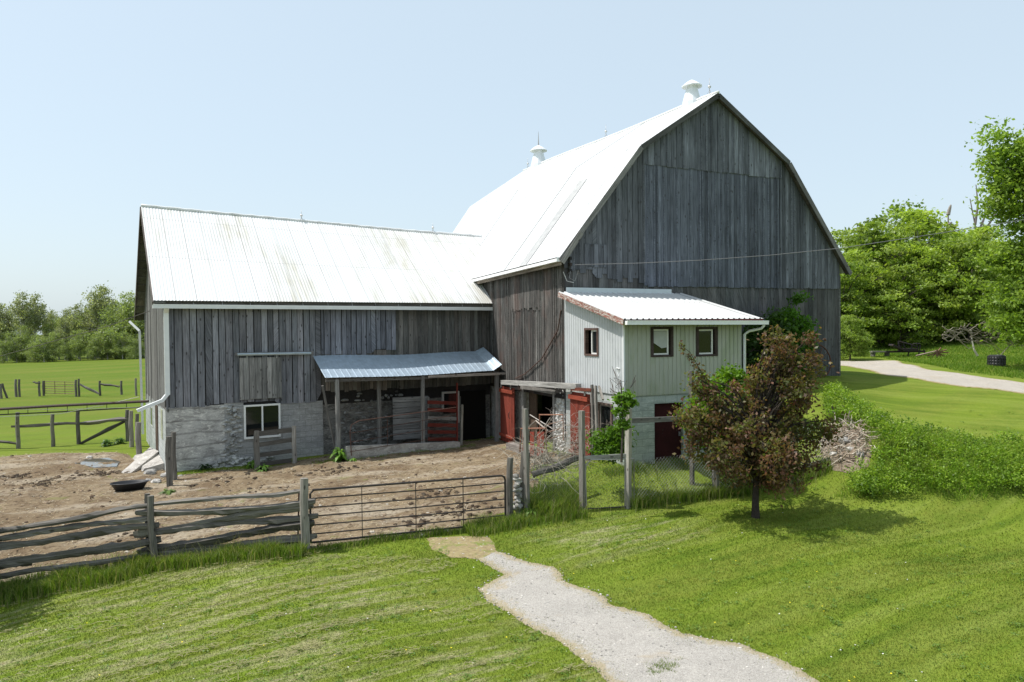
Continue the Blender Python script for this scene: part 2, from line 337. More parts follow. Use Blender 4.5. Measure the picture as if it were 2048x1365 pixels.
tl = t.n('ShaderNodeBsdfTranslucent'); t.l(c, tl.inputs[0]); mx = t.n('ShaderNodeMixShader'); mx.inputs[0].default_value = .3; t.l(t.b.outputs[0], mx.inputs[1]); t.l(tl.outputs[0], mx.inputs[2]); t.l(mx.outputs[0], t.out.inputs[0]); M['lawn'] = t.m
t = NT('yard_dirt'); p = t.pos(); a = t.noise(t.map(p, (1, 1, 0)), .5, 5, .65, .5); b = t.noise(p, 5, 7, .75); d = t.noise(p, 26, 5, .8); e = t.noise(t.map(p, (.6, 1.8, 0)), .6, 4, .6)
c = t.mix(t.rng(a, .4, .6), (.16, .115, .072), (.25, .195, .125)); c = t.mix(t.rng(e, .5, .62, 0, .8), c, (.35, .30, .23)); c = t.mix(t.rng(b, .5, .62, 0, .85), c, (.085, .058, .036))
c = t.mix(t.rng(d, .62, .70, 0, .8), c, (.46, .40, .32)); c = t.mix(t.rng(d, .36, .28, 0, .7), c, (.09, .06, .045))
c = t.mix(t.rng(t.noise(t.map(p, (1, 1, 0)), .9, 4, .7, 1), .62, .70, 0, .55), c, (.13, .16, .03))
t.bump(t.math('ADD', b, t.math('MULTIPLY', d, .5)), .9, .06); M['dirt'] = t.fin(c, .95, .1)
def gravelm(name, wht, edgecol=(.26, .22, .10)):
    t = NT(name); p = t.pos(); k = t.attr('col'); a = t.noise(p, 60, 4, .85); b = t.noise(t.map(p, (1, 1, 0)), 1.6, 5, .7); v = t.n('ShaderNodeTexVoronoi'); t.l(p, v.inputs['Vector']); v.inputs['Scale'].default_value = 55
    c = t.mix(t.rng(b, .35, .65), tuple(x*.86 for x in wht), wht); c = t.mix(1, c, t.gray(t.rng(a, .3, .7, .62, 1.3)), 'MULTIPLY'); c = t.mix(.5, c, t.mix(1, c, t.gray(t.rng(v.outputs['Color'], 0, 1, .55, 1.35)), 'MULTIPLY'))
    c = t.mix(t.rng(t.noise(t.map(p, (1, 1, 0)), .8, 4, .6, .8), .58, .68, 0, .6), c, (.37, .30, .20))
    sp = t.n('ShaderNodeSeparateColor'); t.l(k, sp.inputs[0]); ed = t.math('ADD', sp.outputs[0], t.rng(t.noise(p, 7, 5, .8), .3, .7, -.38, .38))
    c = t.mix(t.rng(ed, .55, .2), c, edgecol); t.bump(a, .8, .02); return t.fin(c, .95, .1)
M['gravel'] = gravelm('gravel', (.42, .395, .36), (.34, .29, .20)); M['drive'] = gravelm('drive_gravel', (.44, .40, .35))

# ------------------------------------------------------------------ ground
def axis(a, b, st, far):
    mid = list(np.arange(a, b+1e-6, st)); lo = []; hi = []; s = st; x = a
    while x > -far: s *= 1.13; x -= s; lo.append(x)
    s = st; x = b
    while x < far: s *= 1.13; x += s; hi.append(x)
    return np.array(lo[::-1]+mid+hi)
gx = axis(-24, 32, .25, 900); gy = axis(-24, 18, .25, 900)
XX, YY = np.meshgrid(gx, gy); ZZ = H(XX.ravel(), YY.ravel())
V = np.stack([XX.ravel(), YY.ravel(), ZZ], 1); nx = len(gx); ii = np.arange((len(gy)-1)*nx).reshape(-1, nx)[:, :-1].ravel()
g = npmesh('ground', V, 4, np.ones((len(V), 3)), M['ground'], faces=np.stack([ii, ii+1, ii+nx+1, ii+nx], 1)); g.data.polygons.foreach_set('use_smooth', [True]*len(g.data.polygons)); tag(g, kind='structure')

def inpoly(x, y, P):
    c = np.zeros(len(x), bool); P = np.asarray(P); j = len(P)-1
    for i in range(len(P)):
        xi, yi = P[i, 0], P[i, 1]; xj, yj = P[j, 0], P[j, 1]
        c ^= ((yi > y) != (yj > y)) & (x < (xj-xi)*(y-yi)/(yj-yi+1e-12)+xi); j = i
    return c
def rough_poly(P, seg=.15, amp=.12):
    P = np.array([p[:2] for p in P]); out = []
    for i in range(len(P)):
        a, b = P[i], P[(i+1) % len(P)]; k = max(1, int(np.linalg.norm(b-a)/seg))
        for j in range(k): out.append(a+(b-a)*j/k)
    out = np.array(out)
    for fr, am in ((.9, 1), (2.7, .6), (7, .3)):
        ph = rng.random(2)*6; out += amp*am*np.stack([np.sin(out[:, 1]*fr*2+ph[0]+out[:, 0]*fr), np.sin(out[:, 0]*fr*2+ph[1]-out[:, 1]*fr)], 1)*.5
    return out
def pdist(x, y, P):
    best = np.full(len(x), 1e9); bx = x.copy(); by = y.copy()
    for i in range(len(P)):
        a, b = P[i], P[(i+1) % len(P)]; d = b-a; L = d@d+1e-12
        tt = np.clip(((x-a[0])*d[0]+(y-a[1])*d[1])/L, 0, 1); cx, cy = a[0]+tt*d[0], a[1]+tt*d[1]; q = np.hypot(x-cx, y-cy)
        m = q < best; best[m] = q[m]; bx[m] = cx[m]; by[m] = cy[m]
    return best, bx, by
def sheet(name, P, st, dz, m, lump=0.0, edge=.45):
    x0, y0 = P.min(0)-st; x1, y1 = P.max(0)+st; ax = np.arange(x0, x1, st); ay = np.arange(y0, y1, st); X_, Y_ = np.meshgrid(ax, ay); x = X_.ravel(); y = Y_.ravel(); nx = len(ax)
    ins = inpoly(x, y, P); q = np.arange((len(ay)-1)*nx).reshape(-1, nx)[:, :-1].ravel(); Q = np.stack([q, q+1, q+nx+1, q+nx], 1)
    Q = Q[ins[Q].sum(1) >= 2]; use = np.unique(Q); mp = np.zeros(len(x), int); mp[use] = np.arange(len(use)); x, y, ins = x[use], y[use], ins[use]; Q = mp[Q]
    d, bx, by = pdist(x, y, P); out = ~ins; x[out] = bx[out]; y[out] = by[out]; d[out] = 0
    z = H(x, y)+dz*np.clip(d/.1+.3, 0, 1)
    if lump:
        acc = np.zeros(len(x))
        for k_ in range(16):
            an = rng.random()*6.3; fr = 2*pi/(.28+1.1*rng.random()); acc += np.sin((x*cos(an)+y*sin(an))*fr+rng.random()*6+1.5*np.sin(x*1.3+k_)+1.2*np.sin(y*1.7-k_))/16**.5
        z += lump*np.clip(d/.5, 0, 1)*(.5+.35*acc+.3*rng.random(len(x)))
    k = np.clip(d/edge, 0, 1); o = npmesh(name, np.stack([x, y, z], 1), 4, np.stack([k, k, k], 1), m, faces=Q)
    o.data.polygons.foreach_set('use_smooth', [True]*len(o.data.polygons)); return tag(o, kind='structure')
PX = lambda L: [G(a, b) for a, b in L]
yardP = rough_poly(PX([(-60, 1225), (60, 1195), (300, 1135), (620, 1098), (820, 1075), (960, 1050), (1040, 1015), (1065, 985)]) + [np.array(q) for q in ((-2.6, -3.2), (-1.6, -.8), (-.05, -.6), (-.05, 6.3), (-3, 6.1), (-7.0, 5.5), (-9.0, 4.75), (-11.8, 4.7), (-13.2, 8.5))] + PX([(240, 905), (130, 905), (0, 915), (-120, 930)]), .3, .16)
sheet('yard_dirt', yardP, .12, .012, M['dirt'], .05)
pathP = rough_poly(PX([(870, 1078), (972, 1075), (990, 1100), (1040, 1118), (1110, 1135), (1130, 1165), (1215, 1195), (1225, 1210), (1290, 1225), (1360, 1268), (1480, 1290), (1560, 1320), (1660, 1372), (1760, 1440), (1400, 1460), (1230, 1375), (1120, 1290), (1040, 1240), (985, 1205), (950, 1178), (1003, 1152), (960, 1120), (900, 1110)]), .05, .07)
pathP += .035*np.stack([np.sin(pathP[:, 1]*31+pathP[:, 0]*17), np.sin(pathP[:, 0]*37-pathP[:, 1]*13)], 1)*rng.random((len(pathP), 1))
sheet('gravel_path', pathP, .06, .012, M['gravel'], .006, .4)
driveP = rough_poly([np.array(q) for q in ((13.6, 4.5), (15.4, 2.9), (15.3, .2), (14.9, -2.4), (13.9, -4.9), (13.8, -7), (13.9, -14), (18, -14), (18.4, -6), (18.5, -2.5), (19.2, 1.8), (22.0, 6.0), (26, 12), (20, 12), (16, 8))], .3, .25)
dryP = rough_poly(PX([(850, 1078), (920, 1072), (975, 1072), (992, 1105), (960, 1118), (900, 1116), (862, 1100)]), .12, .08)
t = NT('dry_grass'); p = t.pos(); c = t.mix(t.rng(t.noise(p, 9, 6, .8), .4, .6), (.30, .25, .13), (.22, .17, .10)); c = t.mix(t.rng(t.noise(p, 3, 4, .7), .52, .64, 0, .8), c, (.13, .18, .03)); t.bump(t.noise(p, 40, 3), .6, .02); M['dry'] = t.fin(c, .95, .1)
sheet('dry_grass_patch', dryP, .1, .018, M['dry'], .01)
driveP = rough_poly(PX([(1640, 724), (1690, 722), (1795, 722), (1850, 738), (1950, 752), (2048, 766), (2300, 800), (2300, 832), (2048, 789), (1940, 776), (1850, 762), (1770, 752), (1720, 738), (1690, 733), (1640, 730)]), .2, .12)
sheet('gravel_driveway', driveP, .14, .014, M['drive'], .006, .4)
pud = rough_poly(PX([(165, 922), (215, 920), (240, 927), (235, 937), (190, 938), (150, 930)]), .1, .05)
pz = np.array([h1(*p) for p in pud]).max()+.04
mb = MB(); ctr = pud.mean(0); vs = [(ctr[0], ctr[1], pz)]+[(p[0], p[1], pz) for p in pud]; mb.add(vs, [(0, i, i % len(pud)+1) for i in range(1, len(pud)+1)], (1, 1, 1)); tag(mb.build('puddle', M['water']), kind='structure')

# ------------------------------------------------------------------ board walls
def pal(k, blue=0.0, warm=0.0):
    b = np.random.choice([.66, .84, 1, 1.15, 1.32], p=[.15, .25, .3, .2, .1])*(1+(np.random.rand()-.5)*.12); r = np.random.rand()
    return (k*b*(1-blue*.22+warm*r*.30), k*b*(1-blue*.12+warm*r*.04), k*b*(1+blue*.24-warm*.14))
def boards(mb, O, u, nrm, s0, s1, zb, zt, wd=.22, th=.024, k=.2, blue=0.0, warm=0.0, jb=.03, gap=.012, off=0.0, batten=0.0):
    O = np.array(O, float); u = np.array(u, float); nrm = np.array(nrm, float); s = s0
    while s < s1-.03:
        w_ = min(wd*(.8+np.random.rand()*.4), s1-s); a, b = s+gap*.35*np.random.rand(), s+w_-gap*(.45+np.random.rand()*.55)
        if b-a < .03: s += w_; continue
        j = (np.random.rand()-.5)*jb*2; lean = (np.random.rand()-.5)*.012; o1 = off+np.random.rand()*.012; o2 = off+np.random.rand()*.012
        z0a, z0b = zb(a)+j, zb(b)+j; z1a, z1b = zt(a), zt(b)
        if min(z1a-z0a, z1b-z0b) > .03:
            P = lambda s_, z, o: O+u*s_+nrm*o+np.array([0, 0, z])
            mb.hexa([P(a+lean, z0a, o1), P(b+lean, z0b, o2), P(b+lean, z0b, o2-th), P(a+lean, z0a, o1-th), P(a, z1a, o1), P(b, z1b, o2), P(b, z1b, o2-th), P(a, z1a, o1-th)], pal(k, blue, warm))
            if batten and np.random.rand() < batten:
                q = b; mb.hexa([P(q-.02, z0b+.02, o2+.018), P(q+.035, z0b+.02, o2+.018), P(q+.035, z0b, o2), P(q-.02, z0b, o2), P(q-.02, z1b-.02, o2+.018), P(q+.035, z1b-.02, o2+.018), P(q+.035, z1b-.02, o2), P(q-.02, z1b-.02, o2)], pal(k, blue, warm))
        s += w_
def slab(mb, O, u, nrm, s0, s1, z0, z1, off, th=.02, col=(1, 1, 1), lz=None):
    O = np.array(O, float); u = np.array(u, float); nrm = np.array(nrm, float); P = lambda s_, z, o: O+u*s_+nrm*o+np.array([0, 0, z])
    z1f = z1 if callable(z1) else (lambda s: z1)
    b = len(mb.v)
    mb.hexa([P(s0, z0, off), P(s1, z0, off), P(s1, z0, off-th), P(s0, z0, off-th), P(s0, z1f(s0), off), P(s1, z1f(s1), off), P(s1, z1f(s1), off-th), P(s0, z1f(s0), off-th)], col, lz)
    # planar coordinates for block and grain patterns: (along, height)
    for i in range(b, len(mb.v)):
        p = np.array(mb.v[i]); mb.u[i] = (float((p-O)@u), float(p[2]), 0.0)
def wallpoly(mb, O, u, nrm, pts, off, th=.05, col=(1, 1, 1)):
    O = np.array(O, float); u = np.array(u, float); nrm = np.array(nrm, float); k = len(pts)
    f = [O+u*s+nrm*off+np.array([0, 0, z]) for s, z in pts]; b = [p-nrm*th for p in f]
    mb.add(f+b, [tuple(range(k)), tuple(range(2*k-1, k-1, -1))]+[(i, i+k, (i+1) % k+k, (i+1) % k) for i in range(k)], col)
X1 = np.array([1., 0, 0]); Y1 = np.array([0, 1., 0]); Z1 = np.array([0, 0, 1.])

# ================================================================== BIG BARN
BW, BL = 12.2, 16.3; EO = .28; RO = .28
def eaveL(y): return 6.95-.20*min(max(y+.3, 0), 8.4)/8.4
eaveR = 6.74; BR = (2.87, 10.88); BR2 = (BW-2.83, 10.84); RG = (BW/2, 13.0)
barn = thing('gambrel_barn', 'large weathered grey plank barn with a bright gambrel metal roof and two ventilators', 'barn', (6.1, 0, 2.5))
def gam(x, d=.12):      # underside height of the roof at x on the gable
    x = min(max(x, 0), BW)
    pr = [(-EO, 6.9), BR, RG, BR2, (BW+EO, eaveR)]
    for a, b in zip(pr[:-1], pr[1:]):
        if a[0] <= x <= b[0]: return a[1]+(b[1]-a[1])*(x-a[0])/(b[0]-a[0])-d
    return 0
mb = MB(); ft = (0, -1, 0)
low_g = lambda s: h1(s, -.1)-.1
wallpoly(mb, (0, 0, 0), X1, ft, [(0.02, 2.7), (5, 1.2), (BW-.02, 2.0), (BW-.02, gam(BW)), (BR2[0], gam(BR2[0])), (6.1, gam(6.1)), (BR[0], gam(BR[0])), (.02, gam(.02))], -.06, .1, (.03, .028, .027))
boards(mb, (0, 0, 0), X1, ft, 0, BW, lambda s: max(low_g(s), 1.0), lambda s: min(6.9, gam(s)), .2, k=.125, blue=.25, warm=.3, off=-.02, gap=.01)
K2 = .17
boards(mb, (0, 0, 0), X1, ft, 0, 3.1, lambda s: 6.38 + .18*(s < 1.2) - .1*(s > 2), lambda s: gam(s), .21, k=K2*.98, blue=.45, off=.02, jb=.1, gap=.014, batten=.2)
boards(mb, (0, 0, 0), X1, ft, 3.1, 9.15, lambda s: 6.08, lambda s: 10.35, .135, k=K2, blue=.7, off=.02, gap=.008, batten=.35, jb=.02)
boards(mb, (0, 0, 0), X1, ft, 9.15, BW, lambda s: 6.08, lambda s: gam(s), .15, k=K2, blue=.55, off=.02, gap=.012, batten=.3, jb=.02)
boards(mb, (0, 0, 0), X1, ft, 3.06, 9.17, lambda s: 10.28-.015*(s-3)+.0, lambda s: gam(s), .23, k=K2*1.05, blue=.55, off=.055, gap=.014, batten=.3, jb=.02)
boards(mb, (0, 0, 0), X1, ft, .75, 1.6, lambda s: 6.72, lambda s: 7.45, .2, k=K2, blue=.5, off=.05, jb=.05)
mb.build('gable_wall', M['wood'], barn)
# side wall facing the yard
mb = MB(); lf = (-1, 0, 0)
slab(mb, (0, 0, 0), Y1, lf, .02, BL-.05, 2.3, 6.75, -.06, .06, (.03, .028, .027))
zb = lambda s: 2.82-.06*s
boards(mb, (0, 0, 0), Y1, lf, 0, 7.2, zb, lambda s: eaveL(s)-.13, .15, k=.115, warm=.35, off=0, gap=.014, jb=.02, batten=.25)
boards(mb, (0, 0, 0), Y1, lf, 1.8, 4.4, lambda s: 5.35, lambda s: eaveL(s)-.13, .15, k=.12, warm=.35, off=.03, gap=.012, jb=.06)
boards(mb, (0, 0, 0), Y1, lf, 7.2, BL, lambda s: 2.4, lambda s: eaveL(s)-.13, .4, k=.15, off=0)
mb.build('side_wall', M['woodpeel'], barn)
mb = MB(); slab(mb, (BW, 0, 0), Y1, (1, 0, 0), 0, BL, 2.0, 6.65, 0, .06, (.15, .15, .15)); boards(mb, (BW, 0, 0), Y1, (1, 0, 0), 0, BL, lambda s: 2.3, lambda s: 6.6, .3, k=.17, off=.03)
mb.build('side_wall', M['wood'], barn)
mb = MB(); wallpoly(mb, (0, BL, 0), X1, (0, 1, 0), [(0, 2), (BW, 2), (BW, gam(BW)), (BR2[0], gam(BR2[0])), (6.1, gam(6.1)), (BR[0], gam(BR[0])), (0, gam(0))][::-1], 0, .1, (.15, .15, .15)); mb.build('back_wall', M['wood'], barn)
# foundation, with the stable opening
mb = MB()
slab(mb, (0, 0, 0), Y1, lf, 3.55, 7.0, -.3, 2.75, -.12, .35); slab(mb, (0, 0, 0), Y1, lf, -.0, .95, -.3, 2.75, -.12, .35); slab(mb, (0, 0, 0), Y1, lf, .95, 3.55, 2.42, 2.75, -.125, .34)
fo = mb.build('foundation', M['limewash'], barn)
mb = MB()
for k in range(230):
    y, z, q = np.random.rand()*.95, .25+np.random.rand()*2.4, np.random.rand(3); v = .42+.22*q[0]; mb.rock((.125, y, z), (.035, .05+.05*q[0], .03+.035*q[1]), (v, v, v*.97), 6, 7)
tag(mb.build('stonework', M['rock'], fo, True), kind='stuff')
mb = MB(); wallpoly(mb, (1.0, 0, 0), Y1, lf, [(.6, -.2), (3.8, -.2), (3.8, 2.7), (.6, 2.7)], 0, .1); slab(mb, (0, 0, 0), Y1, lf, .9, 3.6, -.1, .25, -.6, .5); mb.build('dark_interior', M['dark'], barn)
mb = MB(); slab(mb, (0, 0, 0), Y1, lf, 2.85, 3.5, .15, 2.42, -.3, .05, (.10, .07, .05)); slab(mb, (0, 0, 0), Y1, lf, 3.45, 3.6, .1, 2.5, -.05, .12, (.27, .26, .25)); slab(mb, (0, 0, 0), Y1, lf, .9, 1.02, .3, 2.5, -.05, .12, (.27, .26, .25)); slab(mb, (0, 0, 0), Y1, lf, .8, 3.7, 2.4, 2.55, -.04, .14, (.25, .24, .23)); mb.build('door_frame', M['wood'], barn)
# track and red sliding doors
mb = MB(); mb.beam((-.22, 4.75, 2.60), (-.22, -1.35, 2.86), .20, .13, col=(.36, .35, .33)); mb.beam((-.30, 4.7, 2.53), (-.30, -1.3, 2.78), .06, .05, col=(.42, .41, .39)); mb.beam((-.26, -1.0, 2.74), (-.26, -2.3, 2.80), .12, .09, col=(.22, .07, .045))
mb.build('door_track', M['wood'], barn)
def reddoor(y0, y1, z0, z1, lab):
    mb = MB(); boards(mb, (-.2, 0, 0), Y1, lf, y0, y1, lambda s: z0, lambda s: z1, .17, .03, k=1, gap=.008, jb=.004)
    mb.c = [tuple(np.array((.25, .055, .036))*(.8+.2*c[0])) for c in mb.c]
    d = mb.build('sliding_door', M['red'], barn); d['label'] = lab
    m2 = MB(); m2.beam((-.26, y0+.02, z1-.16), (-.26, y1-.02, z1-.16), .03, .13, col=(.33, .07, .04)); m2.build('door_batten', M['red'], d); m2 = MB(); m2.beam((-.26, y0+.02, z0+.25), (-.26, y1-.02, z0+.25), .03, .11, col=(.31, .06, .035)); m2.build('door_batten', M['red'], d)
    m2 = MB(); m2.tube([(-.27, y0+.25, (z0+z1)/2-.1), (-.32, y0+.25, (z0+z1)/2-.05), (-.32, y0+.25, (z0+z1)/2+.1), (-.27, y0+.25, (z0+z1)/2+.14)], .012, 6, (.05, .04, .04)); m2.build('door_handle', M['iron'], d)
    for yy in (y0+.2, y1-.2): m2 = MB(); m2.box((-.25, yy, z1+.06), (.03, .06, .22), (.3, .28, .26)); m2.build('track_hanger', M['iron'], d)
reddoor(3.75, 5.1, .30, 2.42, 'narrow red boarded sliding door'); reddoor(-2.0, -.72, .5, 2.64, 'wide red boarded sliding door beside the pale annex wall')
# roof
def roofsheet(mb, P, nu, nv, amp, per, Lu, Lv, col=(.62, .63, .64), kind='sin'):
    """P(a,b): a along ridge 0..1, b up the slope 0..1"""
    e1 = P(1, 0)-P(0, 0); e2 = P(0, 1)-P(0, 0); nrm = np.cross(e1, e2); nrm /= np.linalg.norm(nrm)
    if nrm[2] < 0: nrm = -nrm
    if kind == 'sin': Ls = np.linspace(0, Lu, nu+1); of = amp*np.sin(2*pi*Ls/per)
    else:
        Ls = []; of = []
        for k in range(int(Lu/per)+1):
            for q, o in ((0, 0), (.022, 1), (.05, 1), (.072, 0)):
                if k*per+q < Lu: Ls.append(k*per+q); of.append(o*amp)
        Ls.append(Lu); of.append(0)
    vs = []; uv = []; nu = len(Ls)-1
    for L, o in zip(Ls, of):
        for j in range(nv+1): vs.append(P(L/Lu, j/nv)+nrm*o); uv.append((L, j/nv*Lv, 0))
    mb.add(vs, [(i*(nv+1)+j, (i+1)*(nv+1)+j, (i+1)*(nv+1)+j+1, i*(nv+1)+j+1) for i in range(nu) for j in range(nv)], col, uv)
rp = [lambda y: (-EO, eaveL(y)), lambda y: BR, lambda y: RG, lambda y: BR2, lambda y: (BW+EO, eaveR)]
def rpt(i, y, dz=0): a = rp[i](y); return np.array([a[0], y, a[1]+dz + (.47 if i == 2 else .42)*(i in (1, 2, 3))*(y/BL) + .03*sin(y*.45+i)*(0 < y < BL)])
mb = MB()
for i, (nu) in enumerate((670, 670, 300, 300)):
    def P(a, b, i=i):
        y = -RO+a*(BL+2*RO); q0, q1 = rpt(i, y), rpt(i+1, y)
        if i >= 2: q0, q1 = q1, q0
        return q0+(q1-q0)*b
    roofsheet(mb, P, nu, 3, .011, .15 if i < 2 else .6, BL+.5, 5 if i in (0, 3) else 3.9, (.62, .63, .64))
rf = mb.build('roof', M['roofclean'], barn, True)
mb = MB()      # one dull replacement sheet on the yard side
q = [rpt(0, 2.35), rpt(0, 3.0), rpt(1, 3.0), rpt(1, 2.35)]; nn = np.array([-.79, 0, .61])*.02; f_ = .8
mb.add([q[0]+nn, q[1]+nn, q[1]+(q[2]-q[1])*f_+nn, q[0]+(q[3]-q[0])*f_+nn], [(0, 1, 2, 3)], (.50, .49, .47)); mb.build('dull_sheet', M['galv'], rf)
mb = MB()
for y in np.arange(.6, BL, 1.9):
    for i in (0, 1):
        a_, b_ = rpt(i, y), rpt(i+1, y); nn = np.array([-(b_-a_)[2], 0, (b_-a_)[0]]); nn /= np.linalg.norm(nn)
        mb.beam(a_+nn*.016, b_+nn*.016, .022, .008, up=nn, col=(.60, .61, .62))
mb.build('lap_seams', M['white'], rf)
mb = MB()      # ridge cap
mb.tube([rpt(2, y, .02) for y in np.linspace(-RO, BL+RO, 20)], .055, 8, (.8, .8, .8)); mb.build('ridge_cap', M['roofclean'], rf, True)
for y0, y1 in ((-RO+.02, .0), (BL, BL+RO-.02)):      # deck boards under the sheets at both gables
    mb = MB()
    for i in range(4):
        a, b, c_, d_ = rpt(i, y0, -.03), rpt(i+1, y0, -.03), rpt(i+1, y1, -.03), rpt(i, y1, -.03); dn = np.array([0, 0, -.05]); mb.hexa([a+dn, b+dn, c_+dn, d_+dn, a, b, c_, d_], (.12, .105, .09), 0)
    mb.build('roof_deck', M['wood'], rf)
mb = MB(); mb2 = MB()
for y0 in (-RO-.015, BL+RO+.015):
    if y0 > 0: mb.build('rake_board', M['wood'], rf); mb = MB()
    for i in range(4):
        a, b = rpt(i, 0), rpt(i+1, 0); a[1] = b[1] = y0; a[2] -= .1; b[2] -= .1; d_ = b-a
        mb.beam(a+d_*.002, b-d_*.002, .03, .17, up=(0, 0, 1), col=pal(.17, .1, .2))
mb.build('rake_board', M['wood'], rf); mb = MB(); a, b = rpt(0, 0), rpt(1, 0); mb.beam(np.array([a[0]+.05, -RO-.045, a[2]-.16]), np.array([a[0]+(b[0]-a[0])*.25, -RO-.045, a[2]+(b[2]-a[2])*.25-.14]), .025, .16, col=(.22, .21, .2))
mb.build('rake_board', M['wood'], rf)
mb = MB(); p0, p1 = np.array([-EO-.06, -RO, eaveL(-.3)-.06]), np.array([-EO-.06, 8.3, eaveL(8.3)-.08])
mb.beam(p0, p1, .13, .14, col=(.82, .82, .82)); mb.beam(p0+np.array([-.055, 0, .05]), p1+np.array([-.055, 0, .05]), .02, .03, col=(.86, .86, .86)); mb.build('gutter', M['white'], barn)
mb = MB(); mb.beam(p0+np.array([.09, 0, -.1]), p1+np.array([.09, 0, -.1]), .05, .16, col=(.26, .22, .18)); mb.build('fascia', M['wood'], barn)
# small bright kink of flashing where the gutter drops on to the lower roof
def vent(y, sc, spike):
    b = rpt(2, y); mb = MB(); s = sc
    mb.lathe(b+np.array([0, 0, -.35*s]), [(.50*s, 0), (.46*s, .35*s), (.30*s, .95*s), (.27*s, 1.10*s), (.27*s, 1.2*s)], 12, (.72, .75, .78)); v = mb.build('roof_ventilator', M['white'], barn)
    mb = MB(); mb.lathe(b+np.array([0, 0, -.35*s]), [(.27*s, 1.16*s), (.50*s, 1.12*s), (.50*s, 1.17*s), (.24*s, 1.36*s), (.06*s, 1.46*s), (0, 1.47*s)], 14, (.74, .76, .78)); mb.build('vent_cap', M['white'], v)
    if spike:
        mb = MB(); mb.tube([b+np.array([0, 0, 1.1*s]), b+np.array([0, 0, 1.1*s+.75])], [.035, .006], 6, (.4, .38, .36)); mb.build('finial', M['galv'], v)
vent(1.25, .76, False); vent(14.6, .92, True)
def rod(p, h, parent, ball=True):
    mb = MB(); mb.tube([p, p+Z1*h], [.012, .007], 5, (.35, .35, .35))
    if ball: mb.lathe(p+Z1*h*.5, [(0, -.06), (.05, -.03), (.06, 0), (.05, .03), (0, .06)], 10, (.6, .6, .6))
    for k in range(3): mb.tube([p+np.array([.12*cos(k*2.1), .12*sin(k*2.1), -.02]), p+Z1*h*.35], .006, 4, (.35, .35, .35))
    mb.build('lightning_rod', M['galv'], parent, True)
for y in (.22, 7.54, 16.0): rod(rpt(2, y), .62, barn)

# ================================================================== STABLE WING
wing = thing('stable_wing', 'long low grey plank stable wing on a stone base under a stained corrugated roof', 'barn', WP(6, 3, 0))
WS, WT = 12.18, 8.15
EZ, RZ, RT_ = 5.68, 9.30, 4.08
mb = MB(); fn = -BD
wtop = lambda s: 5.50
wb = lambda s: (2.13 if s > 10.8 else 2.2 if s > 8.5 else 2.07) if s > 7.1 else 2.38
slab(mb, WO, LD, fn, .0, WS-.03, 1.95, 5.5, -.04, .08, (.03, .028, .027))
boards(mb, WO, LD, fn, 7.0, WS, wb, wtop, .215, k=.245, blue=.4, warm=.2, off=.0, gap=.03, jb=.012)
boards(mb, WO, LD, fn, 4.1, 7.0, lambda s: 3.75+(.15 if s < 5 else 0), wtop, .2, k=.235, blue=.5, warm=.1, off=.01, gap=.03, jb=.03)
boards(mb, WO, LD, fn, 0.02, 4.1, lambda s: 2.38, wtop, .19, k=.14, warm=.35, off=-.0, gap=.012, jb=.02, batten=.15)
boards(mb, WO, LD, fn, 4.1, 7.0, lambda s: 2.40, lambda s: 3.9, .17, k=.16, warm=.6, off=-.015, gap=.014, jb=.05)
mb.build('front_wall', M['wood'], wing)
mb = MB(); GO = WP(WS, 0, 0)
gz = lambda t: EZ+(RZ-EZ)*(t+.35)/(RT_+.35) if t < RT_ else RZ-(RZ-5.3)*(t-RT_)/(WT+.3-RT_)
wallpoly(mb, GO, BD, LD, [(0, 2.0), (WT, 2.0), (WT, gz(WT)-.12), (RT_, RZ-.12), (0, gz(0)-.12)][::1], -.05, .06, (.03, .028, .027))
boards(mb, GO, BD, LD, .05, WT, lambda t: 2.1-.03*t, lambda t: gz(t)-.1, .2, k=.19, warm=.2, gap=.018)
mb.build('gable_wall', M['wood'], wing)
mb = MB(); BO = WP(0, WT, 0); slab(mb, BO, LD, BD, 0, WS, 0, 5.2, 0, .06, (.15, .15, .15)); mb.build('back_wall', M['wood'], wing)
# base: parging, rubble seam, block
mb = MB(); slab(mb, WO, LD, fn, 10.35, WS, -.5, 2.16, .0, .4); b1 = mb.build('parged_wall', M['parge'], wing)
mb = MB(); slab(mb, WO, LD, fn, 6.95, 8.5, -.5, 2.10, -.01, .4); slab(mb, WO, LD, fn, 8.5, 10.35, -.5, .92, -.012, .38); slab(mb, WO, LD, fn, 9.72, 10.35, .92, 2.2, -.012, .38)
mb.build('block_wall', M['block'], wing)
mb = MB()
for k in range(64):
    s = 9.85+np.random.rand()*.5; z = .15+(k/64)*1.98; w_ = .08+np.random.rand()*.15; q = .25+.28*np.random.rand(); mb.rock(WP(s, .02, z), (w_, .06, .028+np.random.rand()*.04), (q, q, q*.97), 6, 7)
for k in range(42):
    s = 8.8+np.random.rand()*2.0; z = -.02+np.random.rand()*.32; q = .25+.28*np.random.rand(); mb.rock(WP(s, 0.0, z), (.09+np.random.rand()*.12, .09, .04+np.random.rand()*.05), (q, q, q*.97), 6, 8)
tag(mb.build('rubble_stones', M['rock'], wing), kind='stuff')
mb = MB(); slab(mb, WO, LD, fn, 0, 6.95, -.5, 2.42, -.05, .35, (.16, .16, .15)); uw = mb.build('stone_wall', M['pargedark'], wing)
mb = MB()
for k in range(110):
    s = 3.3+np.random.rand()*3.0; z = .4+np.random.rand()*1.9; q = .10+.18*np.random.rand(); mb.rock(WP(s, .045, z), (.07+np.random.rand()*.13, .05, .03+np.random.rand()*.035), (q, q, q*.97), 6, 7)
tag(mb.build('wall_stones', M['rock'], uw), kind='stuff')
mb = MB(); slab(mb, GO, BD, LD, 0.01, WT, -.6, 2.08, .005, .3); mb.build('end_foundation', M['blockwhite'], wing)
